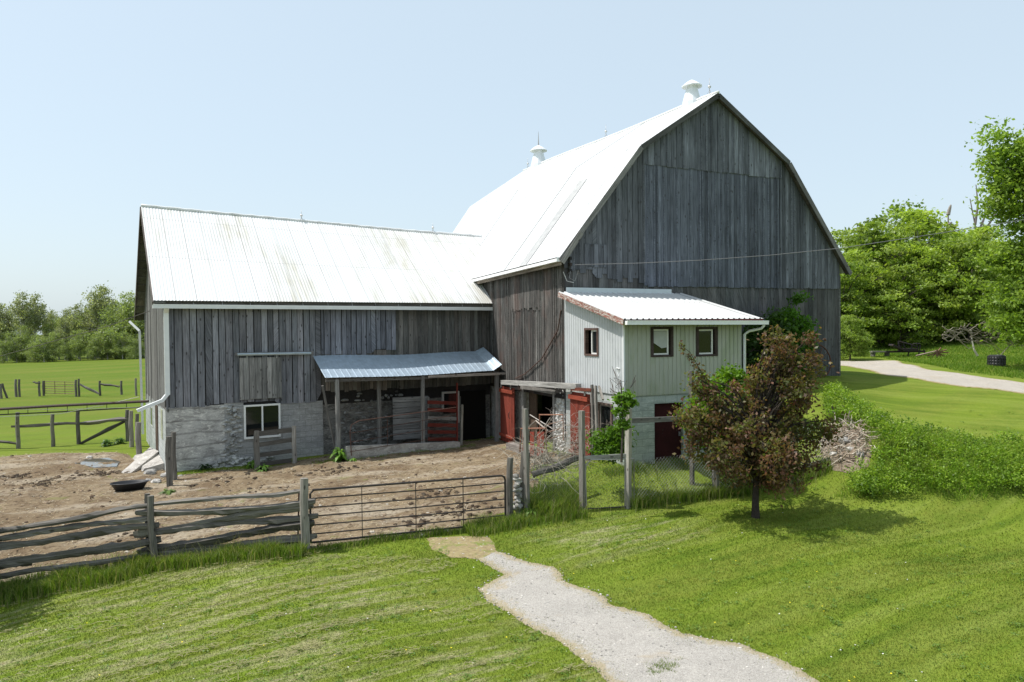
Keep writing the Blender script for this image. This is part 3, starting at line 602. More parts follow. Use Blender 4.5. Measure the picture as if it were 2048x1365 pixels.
mb = MB(); slab(mb, GO, BD, LD, 2.6, 3.5, .1, 2.0, .03, .1, (.10, .07, .05)); mb.build('end_door', M['wood'], wing)
mb = MB(); slab(mb, GO, BD, LD, 4.7, 5.5, 1.0, 1.8, .03, .06, (.75, .75, .73)); e = mb.build('end_window', M['white'], wing); mb = MB(); slab(mb, GO, BD, LD, 4.77, 5.43, 1.07, 1.73, .036, .02); mb.build('pane', M['glass'], e)
mb = MB(); slab(mb, GO, BD, LD, .9, 1.5, 1.0, 2.0, .02, .06, (.4, .42, .3)); mb.build('end_window', M['wood'], wing)
# front window
s0, z1 = Wq(487, 811); s1, _ = Wq(560, 811); z0 = Wq(488, 879)[1]
mb = MB()
for a, b, c_, d_ in ((s1, s0, z1-.06, z1), (s1, s0, z0, z0+.07), (s0-.06, s0, z0+.07, z1-.06), (s1, s1+.06, z0+.07, z1-.06), ((s0+s1)/2-.025, (s0+s1)/2+.025, z0+.07, z1-.06)): slab(mb, WO, LD, fn, a, b, c_, d_, .06, .14, (.78, .78, .76))
wf = mb.build('window_frame', M['white'], wing); mb = MB(); slab(mb, WO, LD, fn, s1+.05, s0-.05, z0+.05, z1-.05, .0, .02); mb.build('pane', M['glass'], wf)
# hatch and its track
mb = MB(); boards(mb, WO, LD, fn, 8.43, 9.86, lambda s: 2.30, lambda s: 3.74, .2, .03, k=.27, warm=.15, off=.10, gap=.016, jb=.006)
ht = mb.build('loft_hatch', M['wood'], wing)
mb = MB(); mb.tube([WP(9.92, -.16, 3.86), WP(7.4, -.16, 3.84)], .045, 6, (.42, .50, .55)); mb.beam(WP(9.98, -.08, 3.88), WP(7.3, -.08, 3.86), .05, .10, col=(.17, .16, .16)); mb.build('hatch_track', M['galv'], wing)
for s in (9.6, 8.6): mb = MB(); mb.beam(WP(s, -.12, 3.7), WP(s, -.12, 3.9), .04, .015, col=(.3, .3, .3)); mb.build('hanger', M['galv'], ht)
# roof with a sagging ridge
def ridge_z(s):     # from the photo's silhouette
    xs = [-3, 0, 2.0, 5, 7.5, 10, 12.5]; zs = [8.95, 9.0, 9.03, 9.12, 9.2, 9.27, 9.36]; return float(np.interp(s, xs, zs))
for px, py in ((603, 437), (865, 458), (440, 426), (740, 449)):
    pass
def wsag(s): return -.10*sin(pi*min(max((s+1)/13.5, 0), 1))
SL0 = -2.2; SL1 = WS+.33
def Pf(a, b):
    s = SL1+(SL0-SL1)*a; t = -.36+(RT_+.36)*b; return WP(s, t, EZ+(ridge_z(s)-EZ)*b + wsag(s)*.35*sin(pi*b))
def Pb(a, b):
    s = SL1+(SL0-SL1)*a; t = WT+.35+(RT_-WT-.35)*b; return WP(s, t, 5.25+(ridge_z(s)-5.25)*b)
mb = MB(); roofsheet(mb, Pf, 1120, 14, .0065, .105, 14.7, 5.7, (.67, .675, .67)); roofsheet(mb, Pb, 300, 4, .010, .3, 14.7, 5.7, (.60, .605, .60))
wr = mb.build('roof', M['roof'], wing, True)
mb = MB(); mb.tube([WP(s, RT_, ridge_z(s)+.015+.012*sin(s*9)) for s in np.linspace(SL1, SL0, 60)], [.05+.012*np.random.rand() for _ in range(60)], 8, (.74, .74, .74)); mb.build('ridge_cap', M['roofclean'], wr, True)
mb = MB()
for side in (0, 1):
    Pz = Pf if side == 0 else Pb
    for k in range(14):
        a, b = Pz(.0, k/14), Pz(.0, (k+1)/14-.01); c_, d_ = a-LD*.36, b-LD*.36; dn = np.array([0, 0, -.06]); mb.hexa([a+dn*1.6, b+dn*1.6, d_+dn*1.6, c_+dn*1.6, a+dn*.6, b+dn*.6, d_+dn*.6, c_+dn*.6], pal(.14, 0, .5), 0)
    a, b = Pz(0, 0), Pz(0, 1); mb.beam(a+LD*.02-Z1*.09, b+LD*.02-Z1*.09, .03, .14, col=(.15, .13, .12))
mb.build('roof_deck', M['wood'], wr)
mb = MB(); a, b = WP(SL1-.05, -.20, EZ-.08), WP(0.0, -.20, EZ-.08); mb.beam(a, b, .05, .16, col=(.16, .145, .13)); mb.build('fascia', M['wood'], wing)
mb = MB(); a, b = WP(SL1+.02, -.29, EZ-.19), WP(.0, -.29, EZ-.22); mb.beam(a, b, .13, .125, col=(.72, .73, .74)); mb.beam(a-BD*.06+Z1*.06, b-BD*.055+Z1*.05, .02, .025, col=(.85, .85, .85)); g1 = mb.build('gutter', M['white'], wing)
for s in np.arange(.5, 12.4, .9): mb = MB(); mb.beam(WP(s, -.33, EZ-.13), WP(s, -.24, EZ+.02), .012, .008, col=(.5, .5, .5)); mb.build('gutter_bracket', M['galv'], g1)
mb = MB(); P_ = [WP(12.12, -.27, 5.45), WP(12.12, -.10, 5.30), WP(12.12, -.09, 2.62), WP(12.28, -.10, 2.42), WP(13.0, -.12, 2.14)]
for a, b in zip(P_[:-1], P_[1:]): mb.beam(a, b+(b-a)/np.linalg.norm(b-a)*.03, .15, .10, up=BD if abs((b-a)[2]) > .3 else (0, 0, 1), col=(.78, .79, .8))
mb.build('downspout', M['white'], wing)
mb = MB(); P_ = [WP(12.75, WT-.2, 5.1), WP(12.4, WT-.5, 4.7), WP(12.35, WT-.5, .4)]
for a, b in zip(P_[:-1], P_[1:]): mb.beam(a, b, .09, .07, up=(0, 1, 0), col=(.75, .76, .77))
mb.build('downspout', M['white'], wing)
for px in (603, 866):
    s = 6.8 if px == 603 else 2.05
    lo, hi = -2, 12
    for _ in range(30):
        m_ = (lo+hi)/2
        if proj(WP(m_, RT_, ridge_z(m_)))[0] > px: lo = m_
        else: hi = m_
    rod(WP(lo, RT_, ridge_z(lo)), .45, wing)
# door and window glow-free darkness under the lean-to
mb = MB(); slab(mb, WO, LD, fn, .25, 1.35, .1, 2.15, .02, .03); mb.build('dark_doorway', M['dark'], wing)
mb = MB()
for a, b, c_, d_ in ((1.45, 2.2, 2.10, 2.17), (1.45, 1.52, .9, 2.1), (2.13, 2.2, 1.4, 2.1)): slab(mb, WO, LD, fn, a, b, c_, d_, .05, .1, (.42, .42, .4))
wf = mb.build('window_frame', M['white'], wing); mb = MB(); slab(mb, WO, LD, fn, 1.52, 2.13, 1.3, 2.1, .0, .02); mb.build('pane', M['glass'], wf)

# ================================================================== LEAN-TO
lean = thing('lean_to_shelter', 'open lean-to on log posts with a dented steel roof against the stable wing', 'shelter', WP(3.5, -1, .2))
TF = -1.55
ztop = lambda s: 3.72+.03*sin(s*1.2)
zfr = lambda s: 3.00+.03*sin(s*.9+1)+(.0)
def Pl(a, b):
    s = 7.30+(.22-7.30)*a; t = TF+(-.03-TF)*b; z = zfr(s)+(ztop(s)-zfr(s))*b - .025*sin(pi*b)*sin(a*6)
    if a > .93: z += (a-.93)*3.2*(1-.2*b); s += (a-.93)*1.5
    return WP(s, t, z)
mb = MB(); roofsheet(mb, Pl, 560, 6, .007, .225, 7.1, 1.8, (.40, .49, .58), 'rib'); mb.build('roof_sheet', M['galv'], lean)  # blue in the sheet colour stands in for sky reflected by the steel
mb = MB(); mb.beam(WP(7.25, TF+.12, 2.92), WP(3.4, TF+.12, 2.86), .08, .10, col=(.14, .13, .12)); mb.build('eave_beam', M['wood'], lean)
mb = MB(); mb.beam(WP(3.45, TF-.03, 2.90), WP(.15, TF-.03, 2.90), .05, .09, col=(.34, .30, .27)); mb.build('eave_board', M['wood'], lean)
for s in np.arange(.6, 7.2, .9): mb = MB(); mb.beam(WP(s, TF+.05, zfr(s)-.07), WP(s, -.03, ztop(s)-.1), .05, .09, col=(.12, .11, .1)); mb.build('rafter', M['wood'], lean)
for px, t_, r in ((674, TF+.1, .085), (757, -.75, .085), (845, TF+.1, .06), (993, TF+.1, .07)):
    s, _ = Wq(px, 830, t_); p = WP(s, t_, 0); z = h1(p[0], p[1])-.1; k = .3 if px in (674,) else .2
    mb = MB(); top = 2.95 if t_ < -1 else 3.3
    if r < .08: mb.beam([p[0], p[1], z], [p[0]+.02, p[1], top], r*2, r*2, up=(0, 1, 0), col=(k, k*.97, k*.93))
    else: mb.tube([[p[0]+.03*sin(q*3), p[1], z+(top-z)*q] for q in np.linspace(0, 1, 7)], [r*1.1-.02*q for q in np.linspace(0, 1, 7)], 8, (k, k*.97, k*.93), .15)
    mb.build('post', M['wood'], lean)
s, _ = Wq(660, 830, -1.2); mb = MB(); mb.tube([WP(s+.3, -1.35, 2.75), WP(s+.05, -1.2, 1.6), WP(s-.25, -1.05, .3)], .045, 6, (.2, .19, .18), .2); mb.build('brace', M['wood'], lean)
# partition of horizontal planks, red plank gate, curb
mb = MB()
for i, z in enumerate(np.arange(.55, 2.1, .2)): mb.beam(WP(4.55, -.75, z+.09), WP(3.2, -.95, z+.09+.02*np.random.rand()), .04, .18, col=pal(.20))
mb.beam(WP(3.22, -.98, .3), WP(3.22, -.98, 2.1), .08, .08, up=BD, col=(.22, .21, .2))
tag(mb.build('plank_partition', M['wood']), 'grey horizontal plank partition standing under the lean-to between two posts', 'partition')
pg = thing('stall_gate', 'faded red plank gate under the lean-to roof beside the dark doorway', 'gate', WP(2.7, -1.3, .3))
for i, z in enumerate((.45, .72, .98, 1.24, 1.55, 1.83)): mb = MB(); mb.beam(WP(3.42, -1.38, z+.12), WP(2.12, -1.15, z-.02), .03, .13, col=(.17, .035, .025) if i != 3 else (.25, .24, .23)); mb.build('plank', M['red'], pg)
mb = MB()
mb.beam(WP(2.12, -1.18, .3), WP(2.10, -1.18, 2.6), .03, .09, up=BD, col=(.20, .04, .03)); mb.build('upright', M['red'], pg); mb = MB(); mb.beam(WP(1.95, -1.2, .2), WP(1.9, -1.2, 1.75), .07, .08, up=BD, col=(.3, .28, .24)); mb.build('upright', M['wood'], pg)
mb = MB(); sA, _ = Wq(690, 880, -1.55); sB, _ = Wq(912, 880, -1.35)
for k in range(7):
    a = sA+(sB-sA)*k/7; b = sA+(sB-sA)*(k+1)/7; A_ = WP(a, -1.62, 0); hz = .62-.03*k
    mb.hexa([WP(a, -1.72, -.2), WP(b, -1.72, -.2), WP(b, -1.5, -.2), WP(a, -1.5, -.2), WP(a, -1.7, hz), WP(b, -1.7, hz-.03), WP(b, -1.52, hz-.03), WP(a, -1.52, hz)])
tag(mb.build('feed_curb', M['concrete']), 'low cracked concrete feed curb along the front of the lean-to', 'curb')
# pipe gate leaning before the curb
fg = thing('pipe_gate', 'thin dark pipe gate leaning in front of the lean-to curb', 'gate', WP(5, -1.95, .2))
mb = MB(); T_ = -1.95
def wl(px, py): s, z = Wq(px, py, T_); return WP(s, T_, z)
mb.tube([wl(703, 912), wl(700, 865), wl(703, 850), wl(718, 842), wl(912, 815)], .017, 6, (.09, .05, .04)); mb.build('gate_frame', M['iron'], fg)
mb = MB()
for y0, y1 in ((866, 838), (884, 858), (903, 878)): mb.tube([wl(700, y0+1), wl(912, y1-8)], .011, 5, (.08, .045, .035))
mb.tube([wl(775, 838), wl(775, 893)], .011, 5, (.08, .045, .035)); mb.tube([wl(845, 826), wl(845, 884)], .011, 5, (.08, .045, .035)); mb.build('gate_bar', M['iron'], fg)

# ================================================================== ANNEX (milk house)
ann = thing('milk_house', 'small milk house with pale ribbed siding and white shed roof against the big gable', 'annex', (2, -2, .7))
AY, AXR = -3.66, 4.19
atop = lambda y: 4.83+(y-AY)*.235
mbS = []
def siding(name, O, u, nrm, s0, s1, z0, ztf, holes, col, per=.15, rise=.026):
    mb = MB(); O = np.array(O, float); u = np.array(u); nrm = np.array(nrm); xs = sorted(set([s0, s1]+[h for H_ in holes for h in H_[:2]]+[q for k in range(int((s1-s0)/per)+1) for q in (s0+k*per, s0+k*per+.006, s0+k*per+.030, s0+k*per+.040) if s0 < q < s1]))
    def off(s): 
        f = (s-s0) % per; return rise if .005 < f < .031 else 0
    for a, b in zip(xs[:-1], xs[1:]):
        segs = [(z0, None)]
        for h in holes:
            if a >= h[0]-1e-6 and b <= h[1]+1e-6: segs = [(z0, h[2]), (h[3], None)]
        for za, zb_ in segs:
            ta = ztf(a) if zb_ is None else zb_; tb = ztf(b) if zb_ is None else zb_
            P = lambda s, z: O+u*s+nrm*off(s)+Z1*z
            mb.add([P(a, za), P(b, za), P(b, tb), P(a, ta)], [(0, 1, 2, 3)], col)
    return mb
t = NT('ribbed_siding'); c = t.attr('col'); p = t.pos(); c = t.mix(t.rng(t.noise(t.map(p, (2, 2, .7)), 1.2, 5, .65, .4), .48, .72, 0, .6), c, (.25, .31, .15)); c = t.mix(t.rng(t.noise(t.map(p, (6, 6, .8)), 1.5, 4, .6), .4, .7, 0, .35), c, (.30, .32, .28)); M['siding'] = t.fin(c, .5, .35)
t = NT('white_ribbed_siding'); c = t.attr('col'); p = t.pos(); c = t.mix(t.rng(t.noise(t.map(p, (1.2, 1.2, 1.8)), 1.0, 5, .65, .4), .45, .7, 0, .5), c, (.34, .36, .37)); M['sidingw'] = t.fin(c, .5, .35)
hw = [(.92, 1.66, 3.81, 4.66), (2.52, 3.26, 3.79, 4.64)]
siding('f', (0, AY, 0), X1, (0, -1, 0), 0.0, AXR, 2.70, lambda s: 4.80, hw, (.43, .44, .37)).build('front_siding', M['siding'], ann)
hl = [(-2.23, -1.39, 3.82, 4.64)]
siding('l', (0.0, 0, 0), Y1, (-1, 0, 0), AY, -.02, 2.72, lambda s: atop(s)-.05, hl, (.50, .52, .53), rise=.012).build('side_siding', M['sidingw'], ann)
siding('r', (AXR, 0, 0), Y1, (1, 0, 0), AY, -.02, 2.70, lambda s: atop(s)-.05, [], (.42, .45, .42)).build('side_siding', M['siding'], ann)
mb = MB(); mb.beam((-.012, AY-.012, 2.70), (-.012, AY-.012, 4.82), .05, .05, up=(0, 1, 0), col=(.78, .79, .79)); mb.build('corner_trim', M['white'], ann)
# block base with openings
mb = MB(); slab(mb, (0, AY, 0), X1, (0, -1, 0), .0, 1.04, .2, 2.71, -.03, .2); slab(mb, (0, AY, 0), X1, (0, -1, 0), 2.05, AXR, .2, 2.71, -.03, .2); slab(mb, (0, AY, 0), X1, (0, -1, 0), 1.04, 2.05, 2.44, 2.71, -.031, .19)
slab(mb, (AXR, 0, 0), Y1, (1, 0, 0), AY+.25, 0, .2, 2.71, -.03, .2); mb.build('block_base', M['blockgreen'], ann)
mb = MB(); slab(mb, (0, 0, 0), Y1, (-1, 0, 0), AY+.035, -2.98, .0, 2.71, -.03, .2); slab(mb, (0, 0, 0), Y1, (-1, 0, 0), -2.2, -.01, .0, 2.71, -.03, .2); slab(mb, (0, 0, 0), Y1, (-1, 0, 0), -2.98, -2.2, .0, 1.45, -.031, .19); slab(mb, (0, 0, 0), Y1, (-1, 0, 0), -2.98, -2.2, 2.4, 2.71, -.031, .19)
mb.build('block_base', M['blockwhite'], ann)
mb = MB(); slab(mb, (0, AY, 0), X1, (0, -1, 0), 1.06, 2.03, .6, 2.43, -.12, .05, (.045, .010, .011)); d = mb.build('door', M['red'], ann)
mb = MB(); mb.box((1.95, AY+.08, 1.5), (.03, .06, .12), (.2, .2, .2)); mb.build('door_handle', M['iron'], d)
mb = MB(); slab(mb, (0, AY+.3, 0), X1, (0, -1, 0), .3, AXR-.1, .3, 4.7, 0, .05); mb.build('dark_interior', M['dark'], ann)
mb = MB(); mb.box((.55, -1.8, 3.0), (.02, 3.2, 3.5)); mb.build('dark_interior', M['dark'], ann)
def window(O, u, nrm, s0, s1, z0, z1, parent, fw=.09, outer=(.075, .055, .05), inner=(.72, .71, .68), shift=.0):
    mb = MB(); O = np.array(O, float)
    for a, b, c_, d_ in ((s0, s1, z1-fw*.8, z1), (s0, s1, z0, z0+fw*.7), (s0, s0+fw, z0+fw*.7, z1-fw*.8), (s1-fw, s1, z0+fw*.7, z1-fw*.8)): slab(mb, O, u, nrm, a, b, c_, d_, .03, .12, outer)
    wn = mb.build('window', M['wood'], parent); mb = MB(); a0, a1, c0, c1 = s0+fw+shift*.0, s1-fw-shift, z0+fw*.7, z1-fw*.8; f = .045
    for a, b, c_, d_ in ((a0, a1, c1-f, c1), (a0, a1, c0, c0+f), (a0, a0+f*.6, c0+f, c1-f), (a1-f, a1, c0+f, c1-f)): slab(mb, O, u, nrm, a, b, c_, d_, -.015, .05, inner)
    mb.build('sash', M['white'], wn); mb = MB(); slab(mb, O, u, nrm, a0, a1, c0, c1, -.045, .01); mb.build('pane', M['glass'], wn); return wn
w1 = window((0, AY, 0), X1, (0, -1, 0), .90, 1.68, 3.80, 4.68, ann, shift=.06); window((0, AY, 0), X1, (0, -1, 0), 2.50, 3.28, 3.78, 4.66, ann, shift=.06)
mb = MB(); mb.add([(1.02, AY+.03, 4.55), (1.5, AY+.03, 4.55), (1.5, AY+.03, 4.08), (1.3, AY+.03, 4.05), (1.02, AY+.03, 4.22)], [(0, 1, 2, 3, 4)], (.45, .46, .44)); c0 = mb.build('cloth_scrap', M['cloth'], w1); c0['label'] = 'pale torn cloth hanging in the window'
window((0, 0, 0), Y1, (-1, 0, 0), -2.24, -1.38, 3.80, 4.66, ann, fw=.08, outer=(.14, .09, .075), shift=.3)
lw = window((0, 0, 0), Y1, (-1, 0, 0), -3.0, -2.18, 1.43, 2.42, ann, fw=.07, outer=(.17, .12, .1), inner=(.25, .22, .2))
# roof
mb = MB(); z_ = lambda y: 4.90+(y+4.0)*.235
def Pa(a, b): y = -4.02+4.0*b; return np.array([-.22+(4.98)*a, y, z_(y)])
roofsheet(mb, Pa, 500, 3, .032, .2, 4.98, 4.1, (.56, .57, .57), 'rib'); ar = mb.build('roof', M['roofclean'], ann)
mb = MB(); mb.hexa([(-.2, -3.98, z_(-3.98)-.1), (4.74, -3.98, z_(-3.98)-.1), (4.74, -.04, z_(-.04)-.1), (-.2, -.04, z_(-.04)-.1), (-.2, -3.98, z_(-3.98)-.02), (4.74, -3.98, z_(-3.98)-.02), (4.74, -.04, z_(-.04)-.02), (-.2, -.04, z_(-.04)-.02)], (.16, .14, .12)); mb.build('roof_deck', M['wood'], ar)
mb = MB(); mb.beam((-.225, -4.0, z_(-4)-.08), (-.225, -.02, z_(0)-.08), .025, .16, col=(.30, .12, .09)); mb.build('rake_board', M['paintwood'], ar)
mb = MB(); mb.beam((-.1, -4.03, z_(-4)-.07), (4.72, -4.03, z_(-4)-.07), .03, .1, col=(.12, .04, .035)); mb.build('fascia', M['wood'], ar)
mb = MB(); mb.beam((.05, -.055, z_(0)+.075), (4.2, -.055, z_(0)+.055), .02, .17, col=(.55, .60, .64)); mb.build('flashing', M['white'], ar)
mb = MB(); mb.beam((-.2, -4.11, z_(-4)-.10), (4.82, -4.11, z_(-4)-.13), .12, .11, col=(.8, .81, .8)); mb.beam((-.2, -4.17, z_(-4)-.05), (4.82, -4.17, z_(-4)-.08), .02, .03, col=(.84, .85, .84)); mb.build('gutter', M['white'], ann)
mb = MB(); P_ = [np.array(q) for q in ((4.70, -4.10, 4.70), (4.68, -4.0, 4.60), (4.38, -3.80, 4.52), (4.27, -3.72, 4.42), (4.27, -3.72, 1.2))]
mb.tube(P_, .045, 8, (.74, .76, .75)); mb.build('downspout', M['white'], ann, True)
# small white mark like a 7 painted near the corner
mb = MB(); q = [np.array(v) for v in ((-.02, -3.32, 4.0-.53), (-.02, -3.5, 3.5), (-.02, -3.42, 3.25))]
mb.tube([(-.02, -3.25, 3.49), (-.02, -3.34, 3.50), (-.02, -3.45, 3.49)], .012, 4, (.9, .9, .9)); mb.tube([(-.02, -3.44, 3.49), (-.02, -3.36, 3.38), (-.02, -3.40, 3.27)], .010, 4, (.9, .9, .9)); mb.build('hook_mark', M['white'], ann)
# conduit and insulators on the barn
mb = MB(); mb.tube([(-.05, -.05+.2, 5.25), (-.06, .35, 4.6), (-.07, 1.6, 3.6), (-.07, 3.0, 3.0), (-.07, 3.9, 2.78)], .022, 6, (.10, .065, .055)); mb.build('conduit', M['iron'], barn)
mb = MB()
for z in (6.95, 6.75, 6.55): mb.box((.18, -.1, z), (.09, .1, .1), (.02, .02, .02))
mb.beam((.18, -.06, 6.5), (.18, -.06, 7.0), .05, .03, up=(0, 1, 0), col=(.05, .05, .05)); mb.tube([(.18, -.12, 6.6), (.1, -.2, 6.3), (.3, -.2, 6.2), (.45, -.15, 6.55), (.5, -.12, 6.45)], .012, 5, (.25, .25, .25)); mb.tube([(-.1, -.15, 6.5), (0.0, -.2, 6.2), (.25, -.2, 6.15)], .012, 5, (.5, .5, .5)); mb.build('wire_bracket', M['iron'], barn)
# ================================================================== FENCES AND GATES
GREY = lambda k: tuple(np.array((1.08, 1.0, .89))*pal(k*.78)[1])
def post(name, p, h, r, label, cat='post', group=None, lean_=(0, 0), square=False, k=.24, parent=None, rough=.16):
    p = np.array(p, float); top = p+np.array([lean_[0], lean_[1], h]); mb = MB(); c = GREY(k)
    if square: mb.beam(p-Z1*.15, top, r*2, r*2, up=(cos(.4), sin(.4), 0), col=c)
    else:
        pts = [p-Z1*.15+(top-p+Z1*.15)*q+np.array([.012*sin(q*7), .01*cos(q*5), 0]) for q in np.linspace(0, 1, 8)]
        mb.tube(pts, [r*1.1-.12*r*q for q in np.linspace(0, 1, 8)], 9, c, rough)
    o = mb.build(name, M['wood'], parent)
    if label: tag(o, label, cat, group)
    return o
def rail(mb, p0, p1, r0, r1=None, n_=9, k=.24, wob=.025, drop=0):
    p0 = np.array(p0, float); p1 = np.array(p1, float); r1 = r1 or r0; ph = np.random.rand(4)*6; pts = []; rr = []; r0 *= 1.28; r1 *= 1.28; k *= .85
    for q in np.linspace(0, 1, n_):
        o = wob*(sin(q*4+ph[0])+.5*sin(q*9+ph[1]))*min(1, 4*q, 4*(1-q)+.2)-drop*sin(pi*q); pts.append(p0+(p1-p0)*q+Z1*o+np.array([0, .02*sin(q*5+ph[2]), 0])); rr.append((r0+(r1-r0)*q)*(1+.14*sin(q*11+ph[3])))
    rr[0] *= .7; rr[-1] *= .75
    b = len(mb.v); mb.tube(pts, rr, 7, GREY(k), .5)
# fence plane positions: stations along the rail fence (x px at the photo -> ground)
FS = [np.array(q) for q in ((-18.2, -3.45), (-15.05, -3.6), (-12.2, -3.75), (-9.12, -5.0))]
def fpt(px, py, off=0):   # a pixel on the vertical plane of the fence bay it belongs to
    a, b = (FS[1], FS[2]) if px < 300 else (FS[2], FS[3])
    d = b-a; nrm = np.array([-d[1], d[0], 0])/np.linalg.norm(d); return onp(px, py, nrm, np.array([a[0], a[1], 0])+nrm*off)
rf1 = thing('split_rail_fence', 'left bay of grey split rail fence running out of the picture edge', 'fence', onG(FS[1]), 'bays of the split rail fence')
rf2 = thing('split_rail_fence', 'split rail fence bay ending at the tall post beside the pipe gate', 'fence', onG(FS[2]), 'bays of the split rail fence')
for a, b, c_, d_, r in ((-40, 1071, 303, 1012, .050), (-40, 1084, 300, 1034, .045), (-40, 1097, 318, 1050, .062), (-40, 1137, 322, 1080, .072), (-40, 1161, 312, 1106, .05), (-40, 1186, 300, 1134, .062), (-40, 1128, 64, 1128, .035)):
    mb = MB(); rail(mb, fpt(a, b, .03), fpt(c_, d_, .03), r, r*1.0, 22, drop=-.01); mb.build('rail', M['wood'], rf1)
for a, b, c_, d_, r, dr in ((304, 1010, 602, 982, .040, .0), (272, 1024, 630, 1001, .058, .07), (268, 1070, 626, 1012, .055, .0), (298, 1064, 636, 1030, .06, .0), (275, 1103, 628, 1044, .066, .02), (306, 1106, 634, 1073, .055, .0), (330, 1122, 612, 1096, .06, .0), (300, 1092, 620, 1087, .04, 0)):
    mb = MB(); rail(mb, fpt(a+ (8 if a < 300 else 0), b, .03) if a >= 300 else onp(a, b, (0.4, .9, 0), np.array([FS[2][0], FS[2][1], 0])), fpt(c_, d_, .03), r, r*.95, 22, drop=dr); mb.build('rail', M['wood'], rf2)
mb = MB(); mb.tube([fpt(598, 985, .05), fpt(596, 1075, .05)], .02, 6, (.10, .05, .04)); mb.build('steel_stake', M['iron'], rf2)
def pst(px, pb, pt, pl, r, off, **k):   # post drawn between two heights in the fence plane
    b, tt = pl(px, pb), pl(px, pt); return b, tt
def bpost(b, t_, r, par_, k=.24, n_='post', **kw):
    b = np.array(b); b = np.array([b[0], b[1], h1(b[0], b[1])]); return post(n_, b, t_[2]-b[2], r, None, lean_=(t_[0]-b[0], t_[1]-b[1]), k=k, parent=par_, **kw)
bpost(fpt(309, 1125, -.12), fpt(300, 992, -.12), .075, rf2, .24); bpost(fpt(299, 1125, .18), fpt(294, 988, .18), .06, rf1, .2)
bpost(fpt(-14, 1190, -.12), fpt(-14, 1040, -.12), .07, rf1)
P610 = fpt(611, 1100, -.10); q = fpt(608, 957, -.10); P610 = np.array([P610[0], P610[1], h1(*P610[:2])])
post('gate_post', P610, q[2]-P610[2], .085, 'thick pale log gate post where the split rails meet the pipe gate', k=.34, lean_=(q[0]-P610[0], q[1]-P610[1]))
post('gate_post', onG(P610+np.array([.03, .28, 0])), 1.55, .07, 'darker log post hidden close behind the thick pale gate post', k=.2)
# farm gate
gA, gB = np.array([-8.93, -4.97]), np.array([-4.35, -5.02])
tA = D(620, 981, np.dot(np.array([gA[0], gA[1], 1])-C, FW)); tB = D(1010, 951, np.dot(np.array([gB[0], gB[1], 1])-C, FW))
gd = (tB-tA); gd[2] = 0; ghd = gd/np.linalg.norm(gd)
fgt = thing('farm_gate', 'long rusty brown pipe farm gate with seven bars closing the dirt yard', 'gate', onG(gA))
Hg = 1.17; Dn = -Z1
mb = MB(); rr = .025; cI = (.035, .030, .028)
mb.tube([tA+Dn*Hg, tA+Dn*.08, tA+ghd*.08], rr, 7, cI); mb.tube([tA+ghd*.05, tB-ghd*.1, tB-ghd*.03-Z1*.03, tB-Z1*.1, tB+Dn*Hg], rr, 7, cI); mb.tube([tA+Dn*Hg, tB+Dn*Hg], rr, 7, cI); mb.build('gate_frame', M['steel'], fgt)
for k in (.16, .33, .50, .67, .84):
    mb = MB(); mb.tube([tA+Dn*Hg*k, (tA+tB)/2+Dn*(Hg*k+.01), tB+Dn*Hg*k], .0175, 6, cI); mb.build('gate_bar', M['steel'], fgt)
for k in (.245, .515, .765):
    mb = MB(); p = tA+(tB-tA)*k; mb.beam(p-np.array([0, .02, 0]), p+Dn*Hg-np.array([0, .02, 0]), .035, .012, up=ghd, col=cI); mb.build('gate_strap', M['steel'], fgt)
def gp(px, pt, d2, r, label, lx=0, k=.22, sq=False, cat='post', grp=None, name='fence_post'):
    x, y = d2; b = np.array([x, y, h1(x, y)]); dep = (np.array([x, y, 1])-C)@FW; t_ = D(px, pt, dep); return post(name, b, t_[2]-b[2], r, label, cat, grp, (t_[0]-b[0]+lx, t_[1]-b[1]), sq, k)
gp(1020, 916, (-4.15, -4.95), .085, 'leaning grey log post at the latch end of the pipe gate', k=.26, name='gate_post')
gp(1051, 905, (-3.72, -4.8), .12, 'thick broken tree trunk post with loose stones piled at its foot', k=.17, name='gate_post')
gp(1050, 818, (-3.66, -4.98), .05, 'tall thin leaning pole standing against the broken trunk post', k=.3, sq=True)
# stones between the posts
for k in range(16):
    z = .1+k*.06; q = .18+.2*np.random.rand(); x, y = -3.93+np.random.rand()*.12, -4.9+np.random.rand()*.1
    mb = MB(); mb.rock((x, y, h1(x, y)+z), (.08+.07*np.random.rand(), .08, .05+.03*np.random.rand()), (q, q*.97, q*.9), 7, 8)
    tag(mb.build('field_stone', M['rock'], None), f'flat {"pale" if q > .3 else "grey"} field stone between the two gate posts, {["lowest", "second lowest", "third lowest", "fourth from below", "fifth from below", "sixth from below", "seventh from below", "eighth from below", "eighth from the top", "seventh from the top", "sixth from the top", "fifth from the top", "fourth from the top", "third from the top", "second highest", "highest"][k]} of the stack', 'stone', 'stones wedged between the gate posts')
